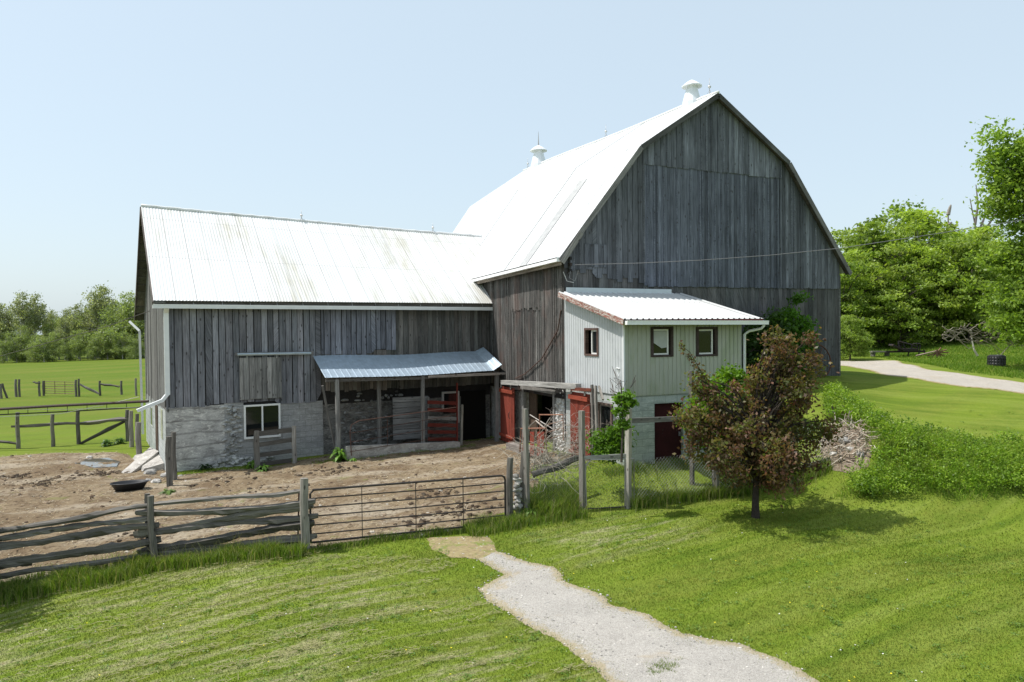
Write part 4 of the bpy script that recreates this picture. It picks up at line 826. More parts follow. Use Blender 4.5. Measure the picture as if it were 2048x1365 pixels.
# mesh gate and pen fence
m1, m2, m3, m4 = (-2.30, -5.35), (-1.22, -5.75), (1.50, -5.85), (5.2, -6.2)
gp(1163, 822, m1, .06, 'tall square grey post on the hinge side of the mesh gate', sq=True, k=.33); gp(1257, 818, m2, .065, 'tall square grey post between the mesh gate and the pen fence', sq=True, k=.36)
gp(1428, 905, m3, .07, 'shorter grey pen post half hidden by the bronze tree', sq=True, k=.34)
def gat(px, py, xy): return D(px, py, (np.array([xy[0], xy[1], 1])-C)@FW)
mg = thing('mesh_gate', 'narrow wire mesh gate with rounded grey pipe frame open on to the pen', 'gate', onG(np.array(m1)))
mb = MB(); fr = [gat(1173, 1012, m1), gat(1171, 950, m1), gat(1172, 930, m1), gat(1182, 920, m1), gat(1268, 918, m2)]; mb.tube(fr, .018, 6, (.33, .32, .3)); mb.tube([gat(1268, 918, m2), gat(1268, 1014, m2)], .012, 6, (.2, .19, .18)); mb.tube([gat(1175, 1018, m1), gat(1268, 1013, m2)], .02, 6, (.05, .05, .045)); mb.build('gate_frame', M['galv'], mg)
mb = MB(); mb.beam(gat(1165, 916, m1), gat(1262, 911, m2), .04, .09, col=(.34, .33, .32)); tag(mb.build('cross_rail', M['wood']), 'grey board rail joining the two tall posts of the mesh gate', 'rail')
def mesh_panel(mb, A_, B_, zt, cell=.07, r=.0013, c=(.22, .23, .23)):
    A_, B_ = np.array(A_, float), np.array(B_, float); L = np.linalg.norm((B_-A_)[:2]); Hh = zt
    for sgn in (1, -1):
        k = -Hh
        while k < L:
            s0_, s1_ = (k, k+Hh) if sgn > 0 else (k+Hh, k); pts = []
            for s_, z in ((s0_, 0.0), (s1_, Hh)): pts.append([s_, z])
            (a0, z0_), (a1, z1_) = pts; 
            ta, tb = 0.0, 1.0
            if a0 < 0: ta = (0-a0)/(a1-a0)
            if a0 > L: ta = (L-a0)/(a1-a0)
            if a1 > L: tb = (L-a0)/(a1-a0)
            if a1 < 0: tb = (0-a0)/(a1-a0)
            if tb > ta+.02:
                P = lambda q: A_+(B_-A_)*((a0+(a1-a0)*q)/L)+Z1*(z0_+(z1_-z0_)*q)
                mb.tube([P(ta), P(tb)], r, 3, c, cap=False)
            k += cell
mb = MB(); mesh_panel(mb, gat(1176, 1016, m1), gat(1266, 1012, m2), 1.1, .09, .0018, (.22, .22, .22)); mb.build('wire_mesh', M['galv'], mg)
pf = thing('chain_link_fence', 'sagging chain link fence of the grass pen running behind the bronze tree', 'fence', onG(np.array(m2)))
mb = MB(); a = onG(np.array(m2)); b = onG(np.array(m3)); c_ = onG(np.array(m4)); mesh_panel(mb, a+Z1*.05, b+Z1*.05, 1.15, .1, .0026, (.30, .31, .31)); mesh_panel(mb, b+Z1*.05, c_+Z1*.05, 1.15, .1, .0026, (.30, .31, .31)); mb.build('wire_mesh', M['galv'], pf)
mb = MB()
for q0, q1 in ((a, b), (b, c_)): mb.beam(q0+Z1*.08+np.array([.05, .03, 0]), q1+Z1*.05+np.array([0, .03, 0]), .03, .16, col=(.16, .14, .12))
mb.build('kick_board', M['wood'], pf)
mb = MB(); mb.beam(gat(1262, 842, (m2[0], m2[1]+.08)), gat(1352, 838, (-.0, -5.3)), .04, .13, col=(.26, .25, .24)); mb.beam(gat(1352, 838, (-.0, -5.25)), gat(1500, 826, (2.2, -5.2)), .04, .13, col=(.24, .23, .22)); tag(mb.build('top_rail', M['wood']), 'grey board top rail nailed from the tall pen post towards the dark red door', 'rail')
post('fence_post', onG(np.array((3.3, -4.7))), 2.0, .05, 'grey square post rising out of the green shrub beside the milk house', k=.36, square=True)
gp(1382, 742, tuple(D(1384, 900, (np.array([.9, -5.0, 1])-C)@FW)[:2]), .05, 'tall dark post in front of the milk house wall left of the green shrub', k=.16, sq=True); 
# poles beside the annex corner
for px0, py0, px1, py1, lab in ((1195, 905, 1191, 772, 'weathered pole leaning on the milk house next to the red door'), (1187, 900, 1184, 770, 'short wide board upright behind the right red door'), (1206, 800, 1198, 773, 'thin stick leaning above the small lower window')):
    b = onp(px0, py0, (1, 0, 0), (-.45, 0, 0)); t_ = onp(px1, py1, (1, 0, 0), (-.25, 0, 0)); mb = MB(); mb.beam(b, t_, .09 if px0 != 1206 else .05, .06, up=(1, 0, 0), col=GREY(.25)); tag(mb.build('pole', M['wood']), lab, 'pole')
# two posts and the plank panel by the window
post('yard_post', onG(np.array((-11.97, 2.95))), 1.55, .085, 'stout brown log post with a dark band at the corner of the wing', k=.17)
post('yard_post', onG(np.array((-11.85, 3.9))), 1.55, .07, 'grey log post just behind the banded brown post', k=.3)
pn = thing('plank_fence_panel', 'short grey plank fence panel between two log posts under the white window', 'fence', onG(WP(8.9, -.95, 0)))
for (px, pt, pb, r, k) in ((513, 862, 942, .095, .38), (588, 852, 936, .08, .28)):
    s, z = Wq(px, pt, -.95); p = WP(s, -.95, 0); p = onG(p); post('post', p, z-p[2], r, None, k=k, parent=pn)
for a, b, c_, d_ in ((519, 868, 583, 860), (519, 890, 583, 880), (519, 911, 583, 902), (519, 929, 583, 921)):
    s, z = Wq(a, b, -.99); s2_, z2_ = Wq(c_, d_, -.99); mb = MB(); mb.beam(WP(s, -1.0, z), WP(s2_, -1.0, z2_), .035, .17 if b < 880 else .145, col=GREY(.15)); mb.build('plank', M['wood'], pn)
# left paddock fence
pd = thing('paddock_fence', 'grey post and rail paddock fence with a diagonal brace left of the wing', 'fence', onG(np.array((-16, 13.8))))
fl = [(36, 898, 825), (106, 893, 828), (157, 888, 820), (255, 884, 820), (263, 896, 822)]
fb = [np.array([*Zp(a, b, 0)[:2]]) for a, b, c_ in fl]
for (px, pb, pt), q in zip(fl, fb):
    z = h1(*q); t_ = gat(px, pt, q)[2]; post('post', (q[0], q[1], z), t_-z, .075, None, k=.27, parent=pd)
mb = MB(); rail(mb, gat(22, 853, fb[0]), gat(160, 847, fb[2]), .055, n_=6); rail(mb, gat(155, 848, fb[2]), gat(258, 838, fb[3]), .06, n_=6); mb.build('rail', M['wood'], pd)
mb = MB(); rail(mb, gat(162, 887, fb[2]), gat(256, 840, fb[3]), .05, n_=6, wob=.01); mb.build('diagonal_brace', M['wood'], pd)
mb = MB(); rail(mb, gat(-30, 880, fb[0]), gat(34, 888, fb[0]), .05, n_=5); mb.build('rail', M['wood'], pd)
for px, pb, pt, r, lab in ((275, 892, 828, .07, 'rough dark post at the back corner of the wing'), (278, 915, 845, .10, 'pale wide slab post beside the wing end wall')):
    q = Zp(px, pb, .05); q = onG(q); t_ = gat(px, pt, q)[2]; post('corner_post', q, t_-q[2], r, lab, k=.22 if px == 275 else .33)
# conveyor boom sticking out of the wing's end
cb = thing('manure_conveyor', 'long dark conveyor boom with a chain under it reaching left from the wing end wall', 'conveyor', WP(12.3, 2, 2.4))
A_ = onp(297, 803, LD, WP(12.25, 0, 0)); dA = (A_-C)@FW; B_ = D(-70, 823, dA*1.0)
A2 = onp(297, 814, LD, WP(12.25, 0, 0)); B2 = D(-70, 833, dA)
mb = MB(); mb.tube([A_, (A_+B_)/2+Z1*.02, B_], .055, 8, (.07, .055, .05)); mb.build('boom_tube', M['iron'], cb)
mb = MB(); mb.tube([A2, A2+(B2-A2)*.45-Z1*.02, B2], .028, 6, (.03, .03, .03), .2); mb.build('chain', M['iron'], cb)
for q in np.linspace(.12, .98, 9): a = A_+(B_-A_)*q; b = A2+(B2-A2)*q; mb = MB(); mb.tube([a, b], .012, 4, (.05, .045, .04)); mb.build('hanger', M['iron'], cb)
mb = MB(); mb.tube([D(278, 794, dA), D(200, 812, dA), D(120, 828, dA), D(-40, 836, dA)], .012, 5, (.6, .6, .52)); mb.tube([D(-40, 820, dA), D(140, 819, dA), D(278, 815, dA)], .01, 5, (.6, .6, .52)); tag(mb.build('electric_rope', M['cable']), 'pale fence rope slung below the conveyor boom', 'rope')
# far pasture fence
far = [(15, 795, 767), (32, 793, 759), (39, 793, 759), (79, 792, 763), (87, 791, 762), (152, 792, 760), (158, 792, 758), (200, 790, 762), (243, 788, 762), (272, 790, 757), (2, 796, 768)]
FPL = ['short leaning pasture post near the left picture edge', 'left one of the close pair of far pasture posts', 'right one of the close pair of far pasture posts', 'short outer post left of the far pasture gate', 'post on which the far pasture gate hangs on the left', 'post at the right end of the far pasture gate', 'taller second post right of the far pasture gate', 'post holding the foot of the sloping pasture rail', 'post at the right end of the level pasture rail', 'last far pasture post before the barn wing', 'pasture post cut by the left picture edge']
for i, (px, pb, pt) in enumerate(far):
    q = onG(Zp(px, pb, .05)); t_ = gat(px, pt, q); post('pasture_post', q, t_[2]-q[2], .075, FPL[i], group='posts of the far pasture fence', k=.24, lean_=(-.3 if px == 15 else 0, 0))
q = onG(Zp(90, 791, .05)); q2 = onG(Zp(151, 792, .05)); pg2 = thing('pasture_gate', 'small far pipe gate between dark posts in the green pasture', 'gate', q)
for k in range(6):
    mb = MB(); z = .2+k*.17; mb.tube([q+Z1*z, q2+Z1*z], .02, 5, (.16, .10, .08)); mb.build('gate_bar', M['iron'], pg2)
mb = MB()
for k in (0, .33, .66, 1): p = q+(q2-q)*k; mb.tube([p+Z1*.15, p+Z1*1.1], .022, 5, (.16, .1, .08))
mb.build('gate_frame', M['iron'], pg2)
for a, b, c_, d_, lab in ((160, 769, 198, 788, 'grey rail sloping down beside the far pasture gate'), (200, 768, 238, 774, 'grey rail between two far pasture posts'), (66, 765, 80, 767, 'short rail stub left of the far pasture gate')):
    mb = MB(); dq = (q2-C)@FW-.3; rail(mb, D(a, b, dq), D(c_, d_, dq), .06, n_=5, k=.25); tag(mb.build('pasture_rail', M['wood']), lab, 'rail')
# ================================================================== YARD THINGS
tr = thing('water_trough', 'low black oval rubber feed tub on the dirt', 'trough', onG(np.array((-13.05, 2.95))))
mb = MB(); c0 = onG(np.array((-13.05, 2.95))); vs = []; N_ = 28
prof = [(.0, .02), (.30, .02), (.33, .0), (.47, .25), (.50, .27), (.485, .285), (.455, .26), (.31, .05), (0, .05)]
for r, z in prof:
    for k in range(N_): vs.append(c0+np.array([cos(2*pi*k/N_)*r*1.05, sin(2*pi*k/N_)*r*.62, z]))
mb.add(vs, [(i*N_+k, i*N_+(k+1) % N_, (i+1)*N_+(k+1) % N_, (i+1)*N_+k) for i in range(len(prof)-1) for k in range(N_)], (.02, .021, .025)); o = mb.build('tub', M['black'], tr, True)
# tumbled stones and slab at the wing corner
def stone(x, y, r, lab='pale tumbled stone at the foot of the wing corner', grp='stones at the wing corner', z=0, v=None):
    v = v or .3+.15*np.random.rand(); mb = MB(); mb.rock((x, y, h1(x, y)+r*.3+z), (r, r*(.7+.4*np.random.rand()), r*.6), (v, v*.96, v*.9), 8, 10); tag(mb.build('field_stone', M['rock']), lab, 'stone', grp)
CS = sorted([312, 330, 300, 322, 338, 296, 313, 290, 360, 372, 385, 305, 352])
for px, py, r in ((312, 968, .17), (330, 955, .15), (300, 950, .2), (322, 940, .16), (338, 950, .14), (296, 965, .13), (313, 935, .16), (290, 938, .12), (360, 955, .09), (372, 965, .06), (385, 960, .05), (305, 925, .2), (352, 962, .08)):
    q = G(px, py); stone(q[0], q[1], r, f'pale tumbled stone at the foot of the wing corner, {["first", "second", "third", "fourth", "fifth", "sixth", "seventh", "eighth", "ninth", "tenth", "eleventh", "twelfth", "last"][CS.index(px)]} from the left')
for px, py, r in ((179, 918, .13), (60, 915, .08), (208, 966, .05), (400, 962, .04), (655, 1120, .02)): q = G(px, py); stone(q[0], q[1], r, {179: 'pale flat stone beside the puddle in the dirt yard', 60: 'small stone at the far grassy edge of the dirt yard', 208: 'small pale stone in the dirt left of the black tub', 400: 'small stone in the dirt in front of the parged wall', 655: 'tiny stone in the dirt behind the pipe gate'}[px], 'loose stones in the yard')
mb = MB(); q = [G(240, 950), G(300, 912), G(318, 922), G(262, 950)]; mb.hexa([p-Z1*.1 for p in q]+[q[0]+Z1*.05, q[1]+Z1*.32, q[2]+Z1*.35, q[3]+Z1*.06], (1, 1, 1)); tag(mb.build('concrete_ramp', M['concrete']), 'broken pale concrete ramp slab at the wing end door', 'ramp')
mb = MB(); q = WP(12.55, 1.6, 0); mb.hexa([WP(12.2, .6, -.2), WP(13.0, .6, -.2), WP(13.1, 3.6, -.2), WP(12.2, 3.6, -.2), WP(12.2, .6, .25), WP(12.8, .6, .12), WP(12.9, 3.6, .15), WP(12.2, 3.6, .3)]); tag(mb.build('concrete_step', M['concrete']), 'concrete apron along the white end wall of the wing', 'step')
# cattle headgate: red sheet gate and pipe frame
hg = thing('cattle_headgate', 'rusty red cattle headgate with bent pipe frame standing in front of the stable opening', 'headgate', (-1.0, .6, .3))
xg = -1.15
g_ = lambda px, py, dx=0: onp(px, py, (1, 0, 0), (xg+dx, 0, 0))
mb = MB(); mb.tube([g_(1040, 905), g_(1042, 858), g_(1092, 857), g_(1093, 910)], .03, 7, (.25, .12, .08)); mb.build('gate_frame', M['iron'], hg)
mb = MB()
for a, b in ((1045, 1055), (1060, 1068), (1074, 1088)): 
    p = [g_(a, 912), g_(b, 912), g_(b, 864), g_(a, 864)]; mb.hexa([p[0], p[1], p[1]+X1*.02, p[0]+X1*.02, p[3], p[2], p[2]+X1*.02, p[3]+X1*.02], (.28, .06, .04))
mb.build('sheet_panel', M['red'], hg)
mb = MB(); mb.tube([g_(1080, 885, .5), g_(1079, 830, .5), g_(1126, 830, .5), g_(1127, 880, .5)], .022, 6, (.30, .15, .10)); 
for y in (845, 860, 874): mb.tube([g_(1092, y+6, .5), g_(1127, y-4, .5)], .015, 5, (.33, .22, .17))
mb.tube([g_(1050, 862, .3), g_(1072, 842, .3), g_(1095, 862, .3)], .03, 5, (.34, .30, .26)); mb.tube([g_(1060, 830, .8), g_(1105, 858, .5)], .018, 5, (.45, .43, .4)); mb.tube([g_(1100, 836, .4), g_(1085, 860, .4)], .015, 5, (.45, .43, .4)); mb.build('pipe_frame', M['iron'], hg)
mb = MB(); mb.beam((-.75, .3, h1(-.75, .3)), (-.75, 2.9, h1(-.75, 2.9)), .3, .5, col=(.25, .22, .2)); tag(mb.build('plank_stack', M['wood']), 'grey planks lying behind the red headgate', 'planks')
# tangled brush, wire netting
def tangle(name, ctr, rad, n_, label, cat, cols, seed, r=.009, L=.9):
    rs = np.random.RandomState(seed); mb = MB()
    for i in range(n_):
        p = np.array(ctr)+rs.randn(3)*np.array(rad)*.55; p[2] = max(p[2], h1(p[0], p[1])+.05); d = rs.randn(3); d[2] = abs(d[2])*.7+.2; d /= np.linalg.norm(d); pts = [p]; 
        for k in range(5):
            d = d+rs.randn(3)*.35; d[2] -= .15; d /= np.linalg.norm(d); p = p+d*L/5; pts.append(p)
        mb.tube(pts, [r*(1-.14*k) for k in range(6)], 4, cols[rs.randint(len(cols))], cap=False)
    return tag(mb.build(name, M['bark']), label, cat, kind='stuff')
bc = gat(1125, 950, (-2.9, -4.3))
tangle('brush_tangle', (-2.75, -3.9, 1.05), (.55, .6, .5), 190, None, None, [(.30, .27, .22), (.36, .33, .28), (.22, .2, .16)], 3, .008, 1.1)
tangle('netting_tangle', (-1.0, -2.4, 1.3), (.35, .8, .7), 150, None, None, [(.42, .36, .32), (.34, .3, .27)], 4, .005, .9)
mb = MB()
for i in range(18):
    a = gat(1075+i*5, 990-i*1.5, (-3.2, -4.4)); mb.tube([a, a+Z1*.9+np.array([.1*sin(i), .1, 0])], .003, 3, (.4, .42, .4), cap=False)
mesh_panel(mb, onG(np.array((-3.6, -4.75))), onG(np.array((-2.35, -5.25))), 1.25, .07, .0012, (.25, .26, .25)); tag(mb.build('wire_netting', M['galv']), 'slack wire netting stretched from the trunk post to the mesh gate', 'netting')
mb = MB(); rail(mb, gat(1065, 948, (-3.5, -4.4)), gat(1160, 912, (-2.2, -4.4)), .07, n_=6); tag(mb.build('log', M['wood']), 'mossy grey log resting behind the netting among the brush', 'log')
# wagon wheel leaning on the gable
wc = onp(1637, 722, (0, 1, 0), (0, -.28, 0)); wh = thing('wagon_wheel', 'old rusty spoked iron wagon wheel leaning on the barn gable', 'wheel', wc); rW = .62
def wpt(a, r): return wc+np.array([cos(a)*r, (sin(a)*r)*.18, sin(a)*r])
mb = MB(); mb.tube([wpt(2*pi*k/36, rW) for k in range(37)], .026, 6, (.10, .045, .03), cap=False); mb.build('rim', M['iron'], wh); mb = MB(); mb.tube([wc-Y1*.12, wc+Y1*.1], .075, 8, (.09, .045, .03)); mb.build('hub', M['iron'], wh)
for k in range(12): mb = MB(); mb.tube([wpt(2*pi*k/12, .05), wpt(2*pi*k/12, rW)], .013, 5, (.10, .05, .035)); mb.build('spoke', M['iron'], wh)
# rusty plough, hay rake, plank bench, tyre planter by the drive
def rt(px, py, d): return D(px, py, d)
q = G(1815, 714); dpt = (q-C)@FW
pl_ = thing('old_plough', 'dark old farm plough with raised seat plate in the grass beyond the drive', 'plough', q)
c_ = (.03, .028, .03)
mb = MB(); a = lambda x, y, o=0: rt(x, y, dpt+o); mb.beam(a(1772, 704), a(1850, 703), .12, .10, col=c_); mb.beam(a(1782, 690), a(1806, 701), .5, .09, col=c_); mb.beam(a(1800, 700, .1), a(1832, 700, .1), .5, .16, col=c_); mb.build('frame', M['iron'], pl_)
mb = MB()
for pts in ([(1797, 682), (1797, 688), (1800, 698)], [(1797, 683), (1808, 686), (1824, 690), (1832, 694)], [(1824, 690), (1822, 703)], [(1834, 686), (1836, 704)], [(1841, 690), (1837, 712)], [(1806, 686), (1812, 700)], [(1818, 704), (1815, 713)], [(1848, 700), (1850, 712)], [(1826, 688), (1840, 688)]): mb.tube([a(x, y) for x, y in pts], .035, 5, c_)
mb.build('linkage', M['iron'], pl_)
q = G(1875, 716); dpt = (q-C)@FW; hr = thing('hay_rake', 'rust brown horse drawn rake with splayed spokes beside the dark plough', 'rake', q); a = lambda x, y, o=0: rt(x, y, dpt+o)
mb = MB(); mb.tube([a(1832, 712), a(1875, 702)], .04, 5, (.28, .22, .18)); mb.tube([a(1873, 700), a(1875, 716)], .06, 6, (.15, .09, .07)); mb.build('shaft', M['iron'], hr); mb = MB()
for x, y in ((1893, 700), (1897, 706), (1894, 715), (1885, 717), (1862, 716), (1855, 712), (1882, 696)): mb.tube([a(1874, 705), a(x, y)], .035, 5, (.18, .10, .07))
mb.build('tine', M['iron'], hr)
q = G(1758, 714); dpt = (q-C)@FW; a = lambda x, y, o=0: rt(x, y, dpt+o); bn = thing('plank_bench', 'low grey plank bench left of the dark plough', 'bench', q); mb = MB(); mb.beam(a(1742, 704), a(1778, 704), .3, .07, col=(.3, .28, .26)); mb.build('seat', M['wood'], bn)
for x in (1746, 1774): mb = MB(); mb.beam(a(x, 704), a(x, 713), .25, .1, up=(1, 0, 0), col=(.14, .13, .12)); mb.build('leg', M['wood'], bn)
q = G(1993, 733); mb = MB(); ty = thing('tyre_planter', 'black ribbed tractor tyre ring lying beside the drive', 'tyre', q)
pr_ = []
for k in range(7): pr_ += [(.52+.04*(k % 2), .06+k*.06)]
pr_ = [(.33+.03*(k % 2), .05+k*.065) for k in range(7)]; mb.lathe(q, [(.2, 0), (.32, 0)]+pr_+[(.32, .50), (.24, .52), (.2, .46), (.2, .1)], 22, (.035, .036, .038)); mb.build('tread', M['black'], ty)
mb = MB()
for k in range(20): an = 2*pi*k/20; mb.beam(q+np.array([cos(an)*.355, sin(an)*.355, .05]), q+np.array([cos(an)*.355, sin(an)*.355, .47]), .04, .02, up=(cos(an), sin(an), 0), col=(.03, .03, .032))
mb.build('tread_lug', M['black'], ty)
# power cable
wp = [D(1150, 530, 22.3), D(1270, 527, 22.0), D(1400, 521, 21.7), D(1540, 511, 21.4), D(1680, 497, 21), D(1860, 470, 20.6), D(2048, 440, 20.1), D(2420, 372, 19.3)]
mb = MB(); mb.tube(wp, .009, 6, (.16, .16, .17)); tag(mb.build('power_cable', M['cable']), 'twisted grey overhead cable running from the barn gable out to the right', 'cable')
mb = MB(); A_ = onp(300, 622, LD, WP(12.25, 0, 0)); mb.tube([A_, A_+np.array([-1.5, 1.2, -.55]), A_+np.array([-9, 9, -2.6]), A_+np.array([-22, 26, -3.2])], .014, 5, (.10, .09, .08)); tag(mb.build('thin_wire', M['cable']), 'thin dark wire sloping from the wing eave down across the pasture', 'wire')

# ================================================================== PLANTS
def sphere(n_):
    v = rng.normal(size=(n_, 3)); return v/np.linalg.norm(v, axis=1)[:, None]
def leafquads(P, size, cols, upb=.6, asp=.55, outd=None):
    N = len(P); nrm = sphere(N)+np.array([0, 0, upb]); 
    if outd is not None: nrm += outd
    nrm /= np.linalg.norm(nrm, axis=1)[:, None]; r = sphere(N); a = np.cross(nrm, r); a /= np.linalg.norm(a, axis=1)[:, None]+1e-9; b = np.cross(nrm, a); s = np.asarray(size).reshape(-1, 1)*np.ones((N, 1))
    fold = nrm*s*.12
    V = np.stack([P-a*s, P+b*s*asp-a*s*.1+fold, P+a*s, P-b*s*asp-a*s*.1+fold], 1); return V.reshape(-1, 3)
def ramp(cols, N, var=.18):
    c = np.array(cols)[rng.integers(len(cols), size=N)]; return c*(1+(rng.random((N, 1))-.5)*2*var)
def plant(root, blobs, nclus, per, leaf, cols, sd=.22, tr=.08, trunk_h=None, base=(0, 0, 0), branches=None, barkc=(.09, .075, .065), upb=.6, name='crown', flat=.6, crownlabel=None, shell=.5, twig=.3):
    """blobs: (centre, radii, weight) in root's local frame"""
    base = np.array(base, float); wts = np.array([b[2] if len(b) > 2 else np.prod(b[1])**.67 for b in blobs]); wts = wts/wts.sum(); C_ = []
    for b, wt in zip(blobs, wts):
        k = max(1, int(round(nclus*wt))); v = sphere(k); r = (shell+(1-shell)*rng.random(k))**.6; r *= .80+.35*rng.random(k)
        C_.append(np.array(b[0])+v*np.array(b[1])*r[:, None])
    C_ = np.concatenate(C_); N = len(C_)*per
    csz = .6+.8*rng.random(len(C_)); L = np.repeat(C_, per, 0); off = rng.normal(size=(N, 3))*sd*np.repeat(csz, per)[:, None]; off[:, 2] *= flat; L = L+off
    br = np.repeat(.78+.44*rng.random(len(C_)), per)[:, None]; cc = np.repeat(ramp(cols, len(C_), .08), per, 0)*.5+ramp(cols, N)*.5
    sz = leaf*(.65+.7*rng.random(N)); V = leafquads(L, sz, None, upb)
    cr = npmesh(name, V, 4, cc*br, M['leaf'], root)
    if crownlabel: cr['label'] = crownlabel
    # wood: trunk and limbs to a sample of clusters
    mb = MB(); cen = C_.mean(0); th = trunk_h if trunk_h is not None else max(.3, C_[:, 2].min()*.9)
    top = np.array([cen[0]*.6+base[0]*.4, cen[1]*.6+base[1]*.4, C_[:, 2].max()*.72]); tpts = [base-Z1*.1, base+Z1*th*.5, base+np.array([(cen[0]-base[0])*.1, (cen[1]-base[1])*.1, th])]; k0 = tpts[-1]
    for q in (.35, .7, 1): tpts.append(k0+(top-k0)*q+np.array([rng.normal(), rng.normal(), 0])*tr*.8)
    mb.tube(tpts, [tr*1.35, tr, tr*.85, tr*.6, tr*.35, tr*.12], 8, barkc, .12)
    idx = rng.permutation(len(C_))[:branches if branches is not None else min(len(C_), 70)]
    for i in idx:
        e = C_[i]; f_ = min(.95, max(0, (e[2]-k0[2])/(top[2]-k0[2]+1e-6)*.6)); s = k0+(top-k0)*f_*.9; m_ = s*.45+e*.55+np.array([0, 0, np.linalg.norm(e-s)*.12])+rng.normal(size=3)*np.linalg.norm(e-s)*.05
        L_ = np.linalg.norm(e-s); r0 = min(tr*.45, .012+L_*.018); mb.tube([s, (s+m_)/2+rng.normal(size=3)*.03*L_, m_, e], [r0, r0*.75, r0*.5, r0*.15], 5, barkc, .1, cap=False)
        for _ in range(2):
            mb.tube([m_, m_+(e-m_)*.6+rng.normal(size=3)*twig*sd*2], [r0*.35, r0*.1], 3, barkc, cap=False)
    mb.build('trunk', M['bark'], root)
    return cr
GR = [(.18, .27, .045), (.23, .33, .05), (.12, .19, .03), (.27, .35, .08)]
# bronze crab apple on the lawn
b0 = onG(np.array((1.12, -7.75))); dT = (b0-C)@FW; ct = thing('crabapple_tree', 'small bronze leaved crab apple tree on the mown lawn', 'tree', b0)
tl_ = lambda px, py, o=0: D(px, py, dT+o)
bl = []
for px, py, rx, rz, o, wt in ((1500, 920, 105, 52, 0, 1.9), (1565, 945, 75, 42, -.3, 1.1), (1430, 880, 70, 50, .2, 1.1), (1500, 850, 100, 60, 0, 2.2), (1590, 870, 75, 75, .3, 2), (1560, 780, 80, 60, 0, 1.8), (1480, 800, 60, 45, .2, 1.0), (1600, 740, 48, 50, .2, .9), (1555, 700, 45, 40, 0, .7), (1420, 820, 40, 40, 0, .5), (1385, 840, 35, 18, -.3, .35), (1405, 770, 25, 25, 0, .25), (1615, 690, 14, 20, 0, .12), (1655, 850, 28, 22, .2, .25), (1500, 900, 90, 60, -.9, 1.2), (1540, 880, 90, 60, 1.0, 1.2)):
    bl.append((tl_(px, py, o), (rx*dT/F*.93, rx*dT/F*.75, rz*dT/F*.93), wt))
BZ = [(.16, .070, .048), (.14, .08, .045), (.09, .05, .035), (.13, .13, .04), (.095, .13, .032), (.26, .15, .10), (.08, .055, .035), (.15, .17, .045)]
plant(ct, bl, 330, 62, .05, BZ, sd=.115, tr=.085, trunk_h=.75, base=b0, branches=200, barkc=(.05, .04, .035), upb=.3, flat=.9, shell=.5)
mb = MB()
for pts in ([(1455, 850), (1425, 790), (1400, 740), (1380, 705), (1360, 690)], [(1450, 850), (1400, 840), (1345, 842)], [(1440, 830), (1410, 800), (1385, 770)]): mb.tube([tl_(x, y) for x, y in pts], [.016, .013, .01, .007, .004][:len(pts)], 5, (.05, .04, .035))
mb.build('branch', M['bark'], ct)
L = []
for pts in ([(1400, 745), (1360, 690)], [(1410, 842), (1345, 842)], [(1420, 805), (1385, 768)]):
    for q in rng.random(120): L.append(tl_(pts[0][0]+(pts[1][0]-pts[0][0])*q, pts[0][1]+(pts[1][1]-pts[0][1])*q)+rng.normal(size=3)*.05)
npmesh('shoot_leaves', leafquads(np.array(L), .042, None, .3), 4, ramp(BZ, len(L)), M['leaf'], ct)
# green vine on the barn corner and shrubs behind the crab apple
def bushpx(name, label, cat, d, blobs, ncl, per, leaf, cols, gpx, **k):
    g0 = G(*gpx); root = thing(name, label, cat, g0); B = [(D(px, py, d+o), (rx*d/F, rx*d/F*.8, rz*d/F), rx*rz) for px, py, rx, rz, o in blobs]
    plant(root, B, ncl, per, leaf, cols, base=g0, **k); return root
dv = (np.array([9.2, -.9, 3])-C)@FW
vn = thing('elder_bush', 'fresh green elder bush climbing the barn gable behind the bronze tree', 'bush', onG(np.array((9.0, -.9))))
B = [(D(px, py, dv), (rx*dv/F, rx*dv/F*.7, rz*dv/F), rx*rz) for px, py, rx, rz in ((1590, 665, 40, 35), (1575, 640, 30, 25), (1600, 600, 12, 14), (1560, 690, 45, 35), (1600, 700, 30, 30), (1530, 720, 40, 60), (1570, 760, 50, 50))]
plant(vn, B, 200, 60, .075, [(.06, .15, .015), (.09, .2, .02), (.045, .11, .012), (.1, .22, .03)], sd=.16, tr=.05, base=onG(np.array((9.0, -.9))), branches=40)
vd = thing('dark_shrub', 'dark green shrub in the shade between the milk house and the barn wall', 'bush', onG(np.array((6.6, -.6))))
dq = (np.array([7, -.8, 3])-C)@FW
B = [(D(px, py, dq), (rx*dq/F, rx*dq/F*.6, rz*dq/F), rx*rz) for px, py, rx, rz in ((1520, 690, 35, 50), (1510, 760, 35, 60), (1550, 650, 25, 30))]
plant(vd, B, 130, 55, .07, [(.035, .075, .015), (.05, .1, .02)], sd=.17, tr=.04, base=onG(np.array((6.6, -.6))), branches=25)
sh = bushpx('green_shrub', 'bright green shrub around the pen post in front of the milk house downspout', 'bush', 20.2, [(1430, 790, 38, 40, 0), (1455, 760, 28, 26, 0), (1400, 830, 30, 35, .2), (1470, 820, 40, 40, .3), (1430, 870, 40, 35, 0)], 170, 60, .055, [(.12, .24, .015), (.17, .30, .02), (.07, .15, .012)], (1435, 905), sd=.15, tr=.04, branches=40)
bushpx('post_vine', 'small green creeper growing up a dead stem at the milk house corner', 'vine', 18.55, [(1248, 800, 16, 14, 0), (1238, 815, 10, 12, 0), (1245, 845, 6, 22, 0), (1262, 806, 8, 8, 0)], 34, 36, .05, [(.10, .2, .02), (.14, .26, .03)], (1245, 910), sd=.07, tr=.02, branches=14)
